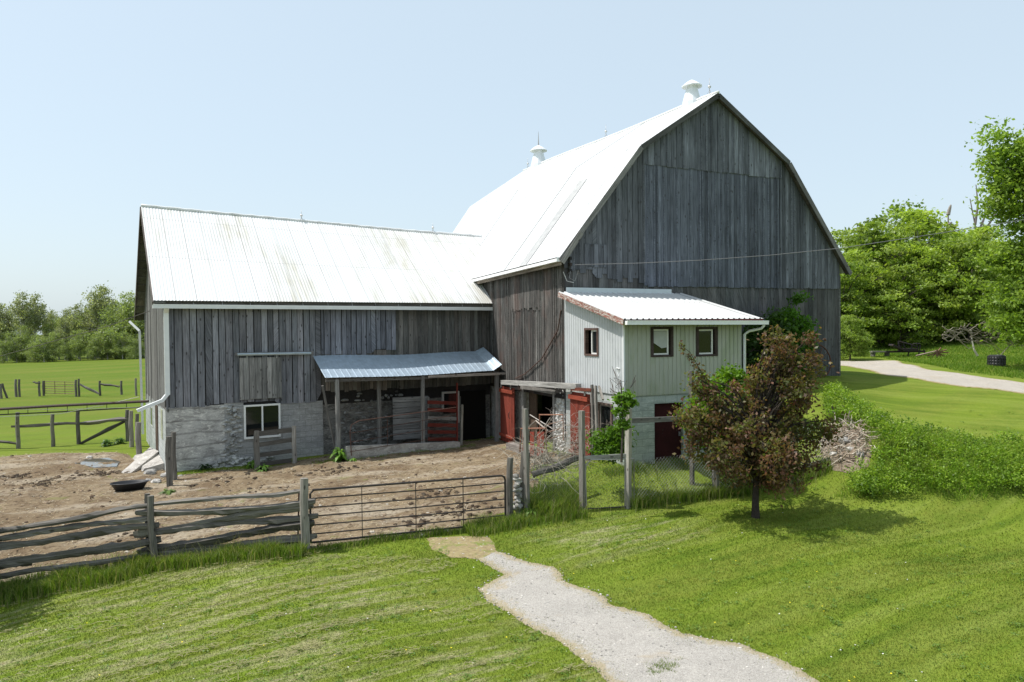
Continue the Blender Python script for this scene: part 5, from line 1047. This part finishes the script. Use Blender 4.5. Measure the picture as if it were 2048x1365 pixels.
mb = MB(); mb.tube([D(1243, 925, 18.5), D(1246, 850, 18.5), D(1242, 765, 18.5)], [.03, .025, .012], 6, (.07, .06, .05)); tag(mb.build('dead_sapling', M['bark']), 'thin dark dead sapling standing at the milk house corner inside the creeper', 'sapling')
bushpx('nettle_bush', 'leafy green bush under the small lower window of the milk house', 'bush', 19.6, [(1225, 890, 24, 22, 0), (1240, 870, 16, 22, 0), (1205, 880, 14, 20, .2), (1215, 905, 24, 14, 0)], 70, 50, .05, [(.07, .15, .015), (.11, .21, .02)], (1225, 925), sd=.12, tr=.02, branches=20)
# ---- right-hand wood
def proto(name, label, cat, h, wdt, cols, nclus=150, per=85, leaf=.115, sd=.33, tr=.16, low=.1, seed=0, flat=.35, n_bl=9, upb=.9, grp=None, shell=.45, bark=(.09, .075, .065)):
    root = thing(name, label, cat, (0, 0, 0), grp); B = []
    for k in range(n_bl):
        f_ = (k+.5)/n_bl; z = h*(low+(1-low)*f_*.95); R = wdt*(1-abs(f_-.42)*1.25)*.62; a = rng.random()*6.3; q = wdt*.28*(1-f_*.5); B.append(((cos(a)*q, sin(a)*q, z), (max(R, wdt*.16), max(R, wdt*.16), h*.11), max(R, wdt*.2)**1.5))
    plant(root, B, nclus, per, leaf, cols, sd=sd, tr=tr, trunk_h=h*max(low, .12), branches=45, flat=flat, upb=upb, shell=shell, barkc=bark); return root
YG = [(.25, .35, .055), (.32, .42, .07), (.17, .25, .04), (.37, .45, .11)]
MG = [(.19, .28, .045), (.25, .35, .06), (.13, .20, .035), (.29, .37, .09)]
DG = [(.055, .105, .02), (.075, .13, .022), (.045, .085, .015)]
def plantat(o, px, py, d, hgt, base_h, rot, label, w_=1.0):
    q = D(px, py, d); o.location = (q[0], q[1], h1(q[0], q[1])-.1); s = hgt/base_h; o.scale = (s*w_, s*w_, s); o.rotation_euler = (0, 0, rot); o['label'] = label; return o
GRW = 'trees and bushes of the wood edge behind the drive'
PR = [proto('leafy_tree', 'x', 'tree', 7, 5.5, YG, grp=GRW, nclus=165), proto('leafy_tree', 'x', 'tree', 7, 5.0, MG, grp=GRW, nclus=165), proto('leafy_tree', 'x', 'tree', 7, 4.5, GR, grp=GRW, nclus=150, low=.02)]
used = set()
def place(protos, k, *a, **kw):
    o = protos[k] if (id(protos), k) not in used else copy_tree(protos[k]); used.add((id(protos), k)); return plantat(o, *a, **kw)
spots = [(1, 1760, 700, 50, 8.6, 'tall green tree nearest the barn roof edge in the wood'), (0, 1722, 690, 44, 6.3, 'yellow green bushy tree right beside the barn corner'), (2, 1690, 690, 46, 5.6, 'low green tree just behind the barn corner'), (1, 1800, 690, 43, 5.4, 'round green bush tree behind the plough'),
 (0, 1850, 690, 44, 6.2, 'broad yellow green tree in the middle of the wood edge'), (2, 1900, 690, 45, 6.9, 'green tree below the bare forked snag'), (1, 1940, 690, 43, 7.0, 'green tree left of the big maple'), (0, 1985, 690, 46, 7.2, 'yellow green tree tucked under the big maple'), (2, 1745, 700, 47, 7.4, 'pale green tree second from the barn'), (0, 1830, 690, 52, 9.0, 'tall thin topped tree behind the middle of the wood'), (1, 1880, 690, 54, 8.4, 'tall green tree behind the bare snag'), (1, 1710, 690, 53, 8.2, 'tree at the back of the wood near the barn'), (2, 1790, 690, 56, 10.2, 'tallest crowned tree at the back of the wood'),
 (1, 2010, 690, 48, 6.5, 'dark green tree at the right edge of the wood'), (0, 1915, 690, 50, 7.2, 'rounded tree behind the bare snag on the right'), (2, 1960, 690, 52, 7.6, 'tree half hidden behind the maple branches'), (2, 2080, 690, 46, 6.0, 'low tree partly out of the picture on the right'), (1, 1700, 695, 40, 2.6, 'small bright bush against the barn corner')]
spots = [(k, px, py, d+(3.5 if d < 48 and px > 1715 else 0), hh-(.35 if px > 1715 else 0)+(.3 if d < 48 and px > 1715 else 0), lab) for k, px, py, d, hh, lab in spots]
for i, (k, px, py, d, hh, lab) in enumerate(spots): place(PR, k, px, py, d, hh, 7, rng.random()*6, lab, .78+.28*rng.random())
# big maple reaching in from the right
bm = thing('maple_tree', 'big bright green maple reaching into the picture from the right edge', 'tree', (0, 0, 0)); dM = 33.0
b0 = D(2125, 720, dM); b0 = onG(b0); B = [(D(px, py, dM+o), (rx*dM/F, rx*dM/F*.9, rz*dM/F), rx*rz*wt) for px, py, rx, rz, o, wt in ((2055, 330, 60, 60, 0, 1), (1992, 270, 18, 26, 0, .8), (2000, 330, 32, 45, 0, 1), (2010, 400, 45, 50, 0, 1), (2080, 420, 80, 90, 0, .8), (2050, 500, 50, 40, 0, 1), (2000, 530, 45, 30, 0, .9), (2045, 590, 60, 45, -.5, 1), (2000, 600, 35, 28, .5, .8), (2060, 650, 60, 40, 0, .9), (2020, 650, 40, 25, -.5, .8), (2120, 300, 90, 120, 0, .5), (2160, 550, 100, 130, 0, .5))]
bm.location = tuple(b0)
plant(bm, B, 520, 72, .09, [(.22, .33, .05), (.28, .39, .06), (.15, .24, .035)], sd=.29, tr=.28, trunk_h=2.2, base=b0, branches=90, flat=.5, upb=.7, shell=.15)
# bare snags and fallen branches
def snag(name, label, d, segs, r, cat='dead tree', c=(.26, .23, .2)):
    mb = MB()
    for pts in segs:
        P_ = [D(x, y, d) for x, y in pts]; mb.tube(P_, [r*(1-.7*i/(len(P_)-1)) for i in range(len(P_))], 6, c, .15)
    return tag(mb.build(name, M['bark']), label, cat)
snag('dead_tree', 'bare broken snag standing up out of the middle of the wood', 53, [[(1892, 690), (1895, 560), (1897, 480), (1896, 420)], [(1896, 430), (1900, 415), (1902, 410)], [(1896, 450), (1904, 445)], [(1896, 470), (1903, 462)]], .14)
snag('dead_tree', 'bare forked snag beside the big maple', 52, [[(1965, 690), (1960, 500), (1950, 450), (1940, 398)], [(1955, 470), (1975, 420), (1985, 385)], [(1958, 480), (1990, 430), (2005, 400)], [(1950, 450), (1956, 410), (1952, 370)], [(1960, 490), (1998, 450)]], .10, c=(.2, .17, .16))
snag('dead_tree', 'pale leaning dead trunk inside the wood', 51, [[(1846, 690), (1848, 560), (1840, 500), (1834, 455)], [(1845, 530), (1830, 510)], [(1848, 500), (1862, 480), (1870, 470)]], .12, c=(.36, .33, .3))
snag('birch_stem', 'thin pale bent stem standing in the grass before the wood', 37, [[(1955, 712), (1948, 700), (1944, 680), (1942, 660)]], .06, 'stem', (.5, .48, .45))
rs = np.random.RandomState(5); segs = []
for i in range(80):
    x, y = 1880+rs.rand()*170, 650+rs.rand()*35; a = rs.rand()*1.6-.8; L = 12+rs.rand()*34; segs.append([(x, y), (x+L*.5*cos(a), y-L*.5*sin(a)+rs.randn()*3), (x+L*cos(a)+rs.randn()*4, y-L*sin(a)*.6+rs.randn()*6)])
segs += [[(1955, 676), (1985, 690), (2000, 712)], [(2000, 712), (2020, 690), (2050, 680)], [(2020, 665), (2035, 690), (2060, 700)], [(2028, 690), (2010, 672), (2004, 655)]]
snag('fallen_branches', 'tangle of bare grey fallen branches under the maple', 35, segs, .026, 'branches', (.30, .26, .22))
# ---- left treeline
GL = 'trees of the far pasture treeline'
SG = [(.24, .275, .155), (.30, .33, .20), (.18, .21, .11), (.35, .37, .25)]
LG = [(.24, .30, .12), (.29, .35, .15), (.17, .22, .09)]
LB = (.45, .42, .38)
PL = [proto('woodland_tree', 'x', 'tree', 10, 5.2, SG, nclus=170, per=34, leaf=.15, sd=.40, tr=.2, low=.36, grp=GL, flat=.7, upb=.3, shell=.15, bark=LB, n_bl=12), proto('woodland_tree', 'x', 'tree', 10, 7.5, LG, nclus=230, per=34, leaf=.16, sd=.42, tr=.18, low=.16, grp=GL, flat=.6, shell=.25, bark=LB, n_bl=12), proto('woodland_tree', 'x', 'tree', 10, 3.6, SG, nclus=95, per=34, leaf=.14, sd=.36, tr=.17, low=.48, grp=GL, flat=.7, upb=.2, shell=.1, bark=LB, n_bl=12), proto('woodland_tree', 'x', 'tree', 10, 8.5, LG, nclus=230, per=34, leaf=.17, sd=.45, tr=.2, low=.03, grp=GL, flat=.6, shell=.3, bark=LB, n_bl=11)]
LT = [(0, 12, 118, 9.0), (2, 42, 115, 10.6), (2, 70, 117, 10.4), (0, 95, 122, 7.6), (1, 118, 118, 7.0), (0, 140, 122, 8.2), (2, 158, 119, 8.8), (0, 196, 117, 11.4), (1, 175, 119, 8.2), (3, 232, 113, 8.6), (1, 262, 113, 10.4), (3, 285, 112, 10.0), (0, 215, 122, 9.6), (3, 33, 110, 4.6), (3, 75, 109, 3.6), (1, 105, 110, 4.6), (3, 135, 109, 3.4), (1, 160, 110, 4.8), (3, 190, 109, 3.6), (3, 215, 110, 5.0), (1, 245, 108, 4.2), (3, 270, 107, 3.6), (0, -20, 118, 9.0), (2, -50, 118, 9.5), (3, -30, 110, 5), (3, 5, 108, 4.0), (0, 60, 126, 8.4), (1, 20, 124, 7.8), (0, 110, 128, 8.2), (2, 180, 127, 9), (1, 152, 127, 7.8), (1, 242, 122, 9.2), (0, 300, 116, 10), (3, 320, 112, 8), (1, -80, 116, 8), (3, 88, 108, 4.2), (0, 130, 114, 6.6), (3, 50, 112, 5.6)]
ORD = ['first', 'second', 'third', 'fourth', 'fifth', 'sixth', 'seventh', 'eighth', 'ninth', 'tenth']+[f'{i}th' if i % 10 not in (1, 2, 3) or i < 20 else f"{i}{['st', 'nd', 'rd'][i % 10-1]}" for i in range(11, 50)]
desc = ['grey green open crowned', 'yellow green rounded', 'slender thin crowned', 'dense bushy']
for i, (k, px, d, hh) in enumerate(LT):
    big = 'tall' if hh > 9.4 else 'middling' if hh > 6.5 else 'low'; ps = 'at the left picture edge' if px < 25 else 'in the left part' if px < 100 else 'in the middle' if px < 185 else 'near the barn wing' if px < 275 else 'half behind the barn wing'
    place(PL, k, px, 700, d, hh, 10, rng.random()*6, f'{big} {desc[k]} treeline tree {ps}, {ORD[sorted(v[1] for v in LT).index(px)]} from the left', .62+.36*rng.random())
# tree off to the left that throws its shade into the lower left corner
q = G(-10, 1262); q = onG(q+np.array([-.82, .57, 0])*2.4); ot = copy_tree(PR[1]); ot.location = tuple(q); ot.rotation_euler = (0, 0, 1.0); ot.scale = (.5, .5, .62); ot['label'] = 'leafy tree just outside the left edge shading the lawn corner'
if 'group' in ot: del ot['group']
# ---- leafy weeds
def weed(px, py, R, n_, label, cols=((.16, .30, .04), (.12, .24, .03), (.2, .34, .07)), up=.7, g=None):
    g0 = G(px, py) if g is None else onG(np.array(g)); root = thing('weed_plant', label, 'weed', g0); V = []; Cc = []
    for i in range(n_):
        a = rng.random()*6.3; L = R*(.6+.6*rng.random()); el = .3+up*rng.random(); wd = L*.13; h0 = rng.random()*R*.9*up; p = g0+np.array([cos(a), sin(a), 0])*R*.08+Z1*h0; side = np.array([-sin(a), cos(a), 0]); prev = p; c = np.array(cols[rng.integers(len(cols))])*(.8+.4*rng.random())
        pts = []
        for q in (0, .35, .7, 1): r = L*q; pts.append(p+np.array([cos(a)*r*cos(el), sin(a)*r*cos(el), r*sin(el)-r*r/L*.75]))
        ws = [wd*.3, wd, wd*.75, .002]
        for k in range(3): V += [pts[k]-side*ws[k], pts[k]+side*ws[k], pts[k+1]+side*ws[k+1], pts[k+1]-side*ws[k+1]]; Cc.append(c)
    npmesh('leaves', np.array(V), 4, np.array(Cc), M['leaf'], root)
    mb = MB(); mb.tube([g0, g0+Z1*R*up*1.1], [.012, .005], 5, (.12, .2, .05)); mb.build('stem', M['bark'], root)
weed(680, 925, .42, 90, 'broad leaved burdock at the foot of the left lean-to post', up=1.0); weed(705, 925, .25, 40, 'small weed right of the big burdock by the lean-to', up=.6); weed(527, 945, .34, 60, 'leafy dark weed in front of the plank fence panel', ((.08, .16, .03), (.1, .2, .03))); weed(505, 938, .3, 50, 'pale weed left of the plank fence panel', up=.9)
weed(335, 988, .32, 60, 'low silvery weed in the dirt below the banded post', ((.2, .26, .12), (.14, .22, .06)), .35); weed(410, 940, .28, 50, 'dark weed against the parged wall', ((.03, .07, .02),)); weed(312, 925, .3, 40, 'weed among the stones by the end wall'); weed(1062, 1035, .35, 60, 'weed spilling from the foot of the trunk post'); weed(1035, 1015, .25, 30, 'weed beside the leaning gate post')
weed(240, 888, .35, 50, 'green weed clump at the foot of the paddock brace', ((.05, .12, .02), (.08, .16, .03))); weed(215, 892, .35, 50, 'weed clump left of the paddock brace', ((.05, .12, .02), (.08, .16, .03))); weed(490, 965, .15, 16, 'tiny weed in the dirt before the wing', up=.3); weed(632, 872, .25, 20, 'sprig at the wall by the lean-to', up=.8)

t = NT('pale_soil'); p = t.pos(); c = t.mix(t.rng(t.noise(p, 4, 7, .8), .38, .62), (.36, .29, .22), (.15, .11, .08)); c = t.mix(t.rng(t.noise(p, 14, 5, .8), .55, .65, 0, .7), c, (.48, .42, .36)); t.bump(t.noise(p, 12, 6, .8), 1, .06); M['soil'] = t.fin(c, .95, .1)
# ---- heap of roots and brush on the bank
hp0 = onG(np.array((6.0, -5.6))); mbh = MB(); rs = np.random.RandomState(11)
for i in range(230):
    px, py = 1640+rs.rand()*100, 850+rs.rand()*88
    if ((px-1692)/52)**2+((py-895)/46)**2 > 1: continue
    q = G(px, py); p = q+Z1*(.03+rs.rand()*.25); d = rs.randn(3); d[2] *= .3; d /= np.linalg.norm(d); pts = [p]; c = [(.40, .34, .27), (.48, .43, .36), (.28, .22, .17)][rs.randint(3)]
    for k in range(4): d = d+rs.randn(3)*.4; d /= np.linalg.norm(d); p = p+d*.12; p[2] = max(p[2], q[2]-.05); pts.append(p)
    mbh.tube(pts, [.018, .014, .012, .01, .006], 4, c, cap=False)
tag(mbh.build('root_heap', M['bark']), kind='stuff')
mb = MB(); P_ = rough_poly(PX([(1645, 868), (1690, 848), (1725, 870), (1742, 905), (1738, 930), (1700, 945), (1650, 940), (1640, 910)]), .15, .1); soil = sheet('bare_soil', P_, .1, .03, M['soil'], .16)
for px, py, r in ((1688, 890, .2), (1700, 905, .12), (1668, 915, .12), (1720, 915, .12)): q = G(px, py); stone(q[0], q[1], r, {1688: 'largest pale stone in the middle of the root heap', 1700: 'small stone below the largest one in the root heap', 1668: 'stone at the lower left of the root heap', 1720: 'stone at the lower right of the root heap'}[px], 'stones in the root heap', .05)

# ================================================================== GRASS
def blades(name, P, h, wd, cols, m, lean_=.35, segs=1, kind='stuff'):
    N = len(P); a = rng.random(N)*2*pi; ln = rng.random(N)*lean_; b = rng.random(N)*2*pi; side = np.stack([np.cos(a), np.sin(a), np.zeros(N)], 1)*np.reshape(wd, (-1, 1))/2*np.ones((N, 1)); h = np.reshape(h, (-1, 1))*np.ones((N, 1)); out = np.stack([np.cos(b), np.sin(b), np.zeros(N)], 1)*h*ln[:, None]
    up = np.array([0, 0, 1.])*h
    if segs == 1: V = np.stack([P-side, P+side, P+up+out], 1).reshape(-1, 3); return tag(npmesh(name, V, 3, cols, m), kind=kind)
    mid = P+up*.6+out*.35; V = np.stack([P-side, P+side, mid+side*.7, mid-side*.7], 1); tip = P+up*.95+out*1.1; V2 = np.stack([mid-side*.7, mid+side*.7, tip+side*.06, tip-side*.06], 1)
    return tag(npmesh(name, np.concatenate([V.reshape(-1, 3), V2.reshape(-1, 3)]), 4, np.concatenate([cols, cols]), m), kind=kind)
def fan(N, r0, r1, a0=-36, a1=37, pw=1.0):
    th = yaw+np.radians(a0+(a1-a0)*rng.random(N)); u = rng.random(N); r = r0*(r1/r0)**(u**pw); return C[0]+np.sin(th)*r, C[1]+np.cos(th)*r, r
x, y, r = fan(600000, 7.5, 27, pw=1.1); kk = rng.random(len(r)) > (r-18)/8; x, y, r = x[kk], y[kk], r[kk]
no = (inpoly(x, y, dryP) & (rng.random(len(x)) < .75)) | inpoly(x, y, yardP) | inpoly(x, y, driveP) | inpoly(x, y, P_)
ip = inpoly(x, y, pathP); dp = np.full(len(x), 9.); dp[ip] = pdist(x[ip], y[ip], pathP)[0]; no |= ip & (dp > .03+.55*rng.random(len(x))**3)
no |= (x > 0) & (x < BW) & (y > 0) & (y < BL); no |= (x > 0) & (x < AXR) & (y > AY) & (y < 0)
sW = (x*LD[0]+(y-YW)*LD[1]); tW = (x*BD[0]+(y-YW)*BD[1]); no |= (sW > -1) & (sW < WS) & (tW > -.05) & (tW < WT)
x, y, r = x[~no], y[~no], r[~no]; P = np.stack([x, y, H(x, y)-.005], 1); N = len(P)
hh = (.020+.026*rng.random(N))*np.clip(r/16, .9, 1.25); wd = np.clip(.0010*r, .008, .05)
blades('mown_grass', P, hh, wd, np.repeat(.85+.5*rng.random((N, 1)), 3, 1)*(1+.08*rng.normal(size=(N, 3))), M['lawn'], 1.0)
wx, wy, wr = fan(1500, 8, 30); kk = ~(inpoly(wx, wy, yardP) | inpoly(wx, wy, pathP) | inpoly(wx, wy, driveP)) & (wy < -5.5) ; wx, wy = wx[kk], wy[kk]; n_ = 14; L = np.stack([np.repeat(wx, n_), np.repeat(wy, n_), np.repeat(H(wx, wy), n_)+.03], 1)+rng.normal(size=(len(wx)*n_, 3))*np.array([.05, .05, .008])
tag(npmesh('clover_and_weeds', leafquads(L, .022, None, 2.0), 4, ramp([(.10, .19, .03), (.14, .24, .04), (.20, .27, .07)], len(L)), M['leaf']), kind='stuff')
wx, wy, wr = fan(260, 8, 22); kk = ~(inpoly(wx, wy, yardP) | inpoly(wx, wy, pathP)) & (wy < -6); wx, wy = wx[kk], wy[kk]; L = np.stack([wx, wy, H(wx, wy)+.07], 1); tag(npmesh('dandelions', leafquads(L, .016, None, 3.0, asp=.9), 4, ramp([(.6, .5, .03), (.55, .55, .5)], len(L)), M['cloth']), kind='stuff')
# dry hay combed in rows
hx, hy, hr_ = fan(60000, 8, 20, -36, 12); s_ = (-np.sin(SA)*hx+np.cos(SA)*hy); ph = np.sin(s_*2*pi/.47+1.4*np.sin(hx*.5+hy*.6)+1.0*np.sin(hx*1.1-hy)); nz = np.sin(hx*1.3+2*np.sin(hy*1.1))*np.sin(hy*1.7+1.5*np.sin(hx*.8))+.6*np.sin(hx*4.1+s_*9)*np.sin(hx*2.7); sel = (ph+nz*1.1 > .2+1.3*rng.random(len(hx))) & (hx+.35*hy < -9.6-.8*np.sin(hy*2)) & ~inpoly(hx, hy, yardP) & ~inpoly(hx, hy, pathP)
hx, hy = hx[sel], hy[sel]; Nh = len(hx); P = np.stack([hx, hy, H(hx, hy)+.035+.025*rng.random(Nh)], 1); a = SA+rng.normal(size=Nh)*.7; L = .02+.05*rng.random(Nh); d = np.stack([np.cos(a), np.sin(a), rng.normal(size=Nh)*.12], 1)*L[:, None]; sd_ = np.stack([-np.sin(a), np.cos(a), 0*a+.3], 1)*.0045
tag(npmesh('hay_clippings', np.stack([P-d-sd_, P+d-sd_, P+d+sd_, P-d+sd_], 1).reshape(-1, 3), 4, ramp([(.32, .30, .15), (.26, .26, .11), (.38, .35, .20)], Nh), M['grass']), kind='stuff')
TG = [(.13, .22, .022), (.09, .17, .018), (.16, .25, .025), (.07, .13, .014), (.22, .26, .07), (.27, .27, .12)]
def tall(name, pts, width, dens, h, wd=.012, cols=TG, yoff=0):
    Q = []
    for a, b in zip(pts[:-1], pts[1:]):
        L = np.linalg.norm(b-a); k = int(L*width*dens); q = rng.random(k)[:, None]; p = a+(b-a)*q; nn = np.array([-(b-a)[1], (b-a)[0]])/L; Q.append(p+nn*(rng.normal(size=(k, 1))*width*.36+yoff))
    Q = np.concatenate(Q); cl = .55+.45*np.sin(Q[:, 0]*5+1)*np.sin(Q[:, 1]*6)+.35*rng.random(len(Q)); P = np.stack([Q[:, 0], Q[:, 1], H(Q[:, 0], Q[:, 1])-.01], 1)
    return blades(name, P, h*np.clip(.45+.6*cl, .3, 1.35), wd, ramp(cols, len(P), .25), M['grass'], .7, 2)
g2 = lambda L: [G(a, b)[:2] for a, b in L]
tall('tall_grass', [np.array(q) for q in ((-17.5, -3.75), (-15, -3.85), (-12.2, -4.05))], .75, 2600, .34)
tall('tall_grass', [np.array(q) for q in ((-12.3, -4.0), (-9.1, -5.25))], .5, 2400, .34)
tall('tall_grass', [np.array(q) for q in ((-9.3, -5.2), (-8.0, -5.2), (-6, -5.1), (-4.4, -5.2))], .28, 1900, .16)
tall('tall_grass', [np.array(q) for q in ((-5.4, -5.3), (-4.2, -5.3), (-3.2, -5.35), (-2.3, -5.5))], .55, 2400, .30)
tall('tall_grass', [np.array(q) for q in ((-3.6, -5.1), (-2.4, -5.2))], .5, 3000, .55)
tall('tall_grass', [np.array(q) for q in ((-3.3, -4.5), (-2.2, -4.7))], .7, 2200, .6)
tall('tall_grass', [np.array(q) for q in ((-1.2, -5.8), (1.5, -5.9), (5.0, -6.35))], .30, 2300, .34)
tall('tall_grass', [np.array(q) for q in ((-.8, -3.9), (0, -4.0), (2.4, -4.0), (4.4, -4.1))], .5, 1000, .22)
tall('tall_grass', [WP(s, -.55, 0)[:2] for s in (12.3, 8.0)], .35, 350, .12); tall('tall_grass', [WP(s, -1.7, 0)[:2] for s in (7.8, 1.6)], .35, 700, .14)
tall('seed_stalks', [np.array(q) for q in ((-17.5, -3.75), (-15, -3.85), (-12.2, -4.05), (-9.1, -5.3))], .6, 60, .62, .007, [(.34, .32, .16), (.26, .28, .12)])
tall('seed_stalks', [np.array(q) for q in ((-5.0, -5.3), (-3.4, -5.2), (-1.2, -5.8), (1.5, -5.9), (5.0, -6.35), (12, -9.8))], .7, 60, .6, .007, [(.34, .32, .16), (.26, .28, .12)])
cx_ = rng.random(60); q = np.array([G(1325, 1336)[:2]+rng.normal(size=2)*np.array([.16, .1]) for _ in cx_]); blades('path_weed', np.stack([np.repeat(q[:, 0], 8)+rng.normal(size=480)*.02, np.repeat(q[:, 1], 8)+rng.normal(size=480)*.02, H(np.repeat(q[:, 0], 8), np.repeat(q[:, 1], 8))], 1), .05, .01, ramp(TG, 480), M['grass'], 1.0)
# bank
bk = np.array([q[:2] for q in PX([(1655, 1000), (1700, 955), (1738, 935), (1745, 890), (1700, 848), (1655, 850), (1640, 800), (1668, 778), (1720, 815), (1800, 862), (1920, 885), (2060, 892), (2200, 900), (2200, 1010), (2048, 1004), (1900, 1003), (1760, 1006)])])
x0, y0 = bk.min(0); x1, y1 = bk.max(0); k = int((x1-x0)*(y1-y0)*1250); q = np.stack([x0+(x1-x0)*rng.random(k), y0+(y1-y0)*rng.random(k)], 1); dq_, _, _ = pdist(q[:, 0], q[:, 1], bk); q = q[inpoly(q[:, 0], q[:, 1], bk) & (dq_ > .45*rng.random(len(q))**2)]
cl = .5+.5*np.sin(q[:, 0]*2.1+np.sin(q[:, 1]*3))*np.sin(q[:, 1]*2.7+q[:, 0]); P = np.stack([q[:, 0], q[:, 1], H(q[:, 0], q[:, 1])-.01], 1)
blades('bank_grass', P, (.10+.20*cl+.28*rng.random(len(q))**2)*np.clip(.25+pdist(q[:, 0], q[:, 1], bk)[0]/.7, .3, 1.15), .013, ramp([(.17, .29, .03), (.21, .34, .035), (.26, .37, .05), (.12, .23, .022), (.30, .34, .10)], len(q), .25)*(.7+.55*cl[:, None]), M['grass'], 1.5, 2)
# weedy leaf clumps on the bank
kk = rng.permutation(len(q))[:900]; cpt = P[kk]; L = np.repeat(cpt, 26, 0)+rng.normal(size=(900*26, 3))*np.array([.09, .09, .07])+Z1*.3; tag(npmesh('bank_weeds', leafquads(L, .035, None, .9), 4, np.repeat(ramp([(.20, .32, .035), (.26, .37, .05), (.14, .24, .025)], 900), 26, 0)*(.8+.4*rng.random((900*26, 1))), M['leaf']), kind='stuff')
kk = rng.permutation(len(q))[:28]; cpt = P[kk]; n_ = 90; L = np.repeat(cpt, n_, 0)+rng.normal(size=(28*n_, 3))*np.array([.13, .13, .11])+Z1*.28; tag(npmesh('bank_shrubs', leafquads(L, .04, None, .7), 4, np.repeat(ramp([(.08, .16, .02), (.17, .26, .03), (.12, .2, .03)], 28), n_, 0)*(.7+.5*rng.random((28*n_, 1))), M['leaf']), kind='stuff')
# rough grass beyond the drive
rgh = np.array([q[:2] for q in PX([(1680, 714), (1760, 716), (1840, 728), (1920, 744), (2060, 760), (2260, 790), (2260, 690), (2060, 668), (1960, 664), (1800, 672), (1690, 690)])])
x0, y0 = rgh.min(0); x1, y1 = rgh.max(0); k = min(90000, int((x1-x0)*(y1-y0)*320)); q = np.stack([x0+(x1-x0)*rng.random(k), y0+(y1-y0)*rng.random(k)], 1); q = q[inpoly(q[:, 0], q[:, 1], rgh)]; P = np.stack([q[:, 0], q[:, 1], H(q[:, 0], q[:, 1])-.01], 1)
blades('rough_grass', P, .06+.14*rng.random(len(q))*(.6+.4*np.sin(q[:, 0]*1.3)), .03, ramp([(.12, .22, .02), (.15, .25, .03), (.09, .18, .018), (.2, .27, .05)], len(q), .2), M['grass'], .7, 2)
# straw, pebbles and clods on the yard
yx0, yy0 = yardP.min(0); yx1, yy1 = yardP.max(0); k = 26000; q = np.stack([yx0+(yx1-yx0)*rng.random(k), yy0+(yy1-yy0)*rng.random(k)], 1); q = q[inpoly(q[:, 0], q[:, 1], yardP)]; a = rng.random(len(q))*6.3; L = .02+.05*rng.random(len(q)); P = np.stack([q[:, 0], q[:, 1], H(q[:, 0], q[:, 1])+.055], 1); d = np.stack([np.cos(a), np.sin(a), 0*a], 1)*L[:, None]; s_ = np.stack([-np.sin(a), np.cos(a), 0*a], 1)*.006
mbm = MB()
for gx_, gy_, n_ in ((-7.2, 2.6, 60), (-5.2, -2.2, 50), (-4.9, -3.9, 60), (-6.2, -4.2, 60), (-13.8, 6.0, 80), (-15.5, 5.2, 70), (-16.5, 6.6, 60), (-9.0, 1.0, 25), (-12.5, -1.5, 30), (-10.3, 3.0, 30)):
    for _ in range(n_):
        x_, y_ = gx_+rng.normal()*.5, gy_+rng.normal()*.3; r_ = .02+.05*rng.random()**2; mbm.rock((x_, y_, h1(x_, y_)+.05), (r_*1.5, r_*1.2, r_*.7), (.06, .042, .028) if rng.random() < .7 else (.15, .11, .07), 5, 6)
tag(mbm.build('manure_clods', M['rock']), kind='stuff')
tag(npmesh('scattered_straw', np.stack([P-d-s_, P+d-s_, P+d+s_, P-d+s_], 1).reshape(-1, 3), 4, ramp([(.45, .38, .24), (.3, .22, .13), (.16, .11, .07), (.42, .38, .3)], len(q)), M['cloth']), kind='stuff')
mb = MB(); rs = np.random.RandomState(8)
for i in range(3200):
    x_, y_ = yx0+(yx1-yx0)*rs.rand(), yy0+(yy1-yy0)*rs.rand()
    if not inpoly(np.array([x_]), np.array([y_]), yardP)[0]: continue
    r = .010+.05*rs.rand()**4; c = [(.13, .09, .06), (.42, .38, .32), (.07, .045, .03), (.3, .22, .15), (.09, .06, .04)][rs.randint(5)]; mb.rock((x_, y_, h1(x_, y_)+.03), (r*1.4, r, r*.8), c, 5, 6)
qx0, qy0 = pathP.min(0); qx1, qy1 = pathP.max(0)
for i in range(2600):
    x_, y_ = qx0-.2+(qx1-qx0+.4)*rs.rand(), qy0-.2+(qy1-qy0+.4)*rs.rand(); dd_, _, _ = pdist(np.array([x_]), np.array([y_]), pathP)
    if not inpoly(np.array([x_]), np.array([y_]), pathP)[0] and dd_[0] > .07: continue
    r = .006+.016*rs.rand()**2; v = .22+.4*rs.rand(); mb.rock((x_, y_, h1(x_, y_)+.014), (r*1.3, r, r*.8), (v, v*.95, v*.88), 4, 5)
tag(mb.build('clods_and_pebbles', M['rock']), kind='stuff')
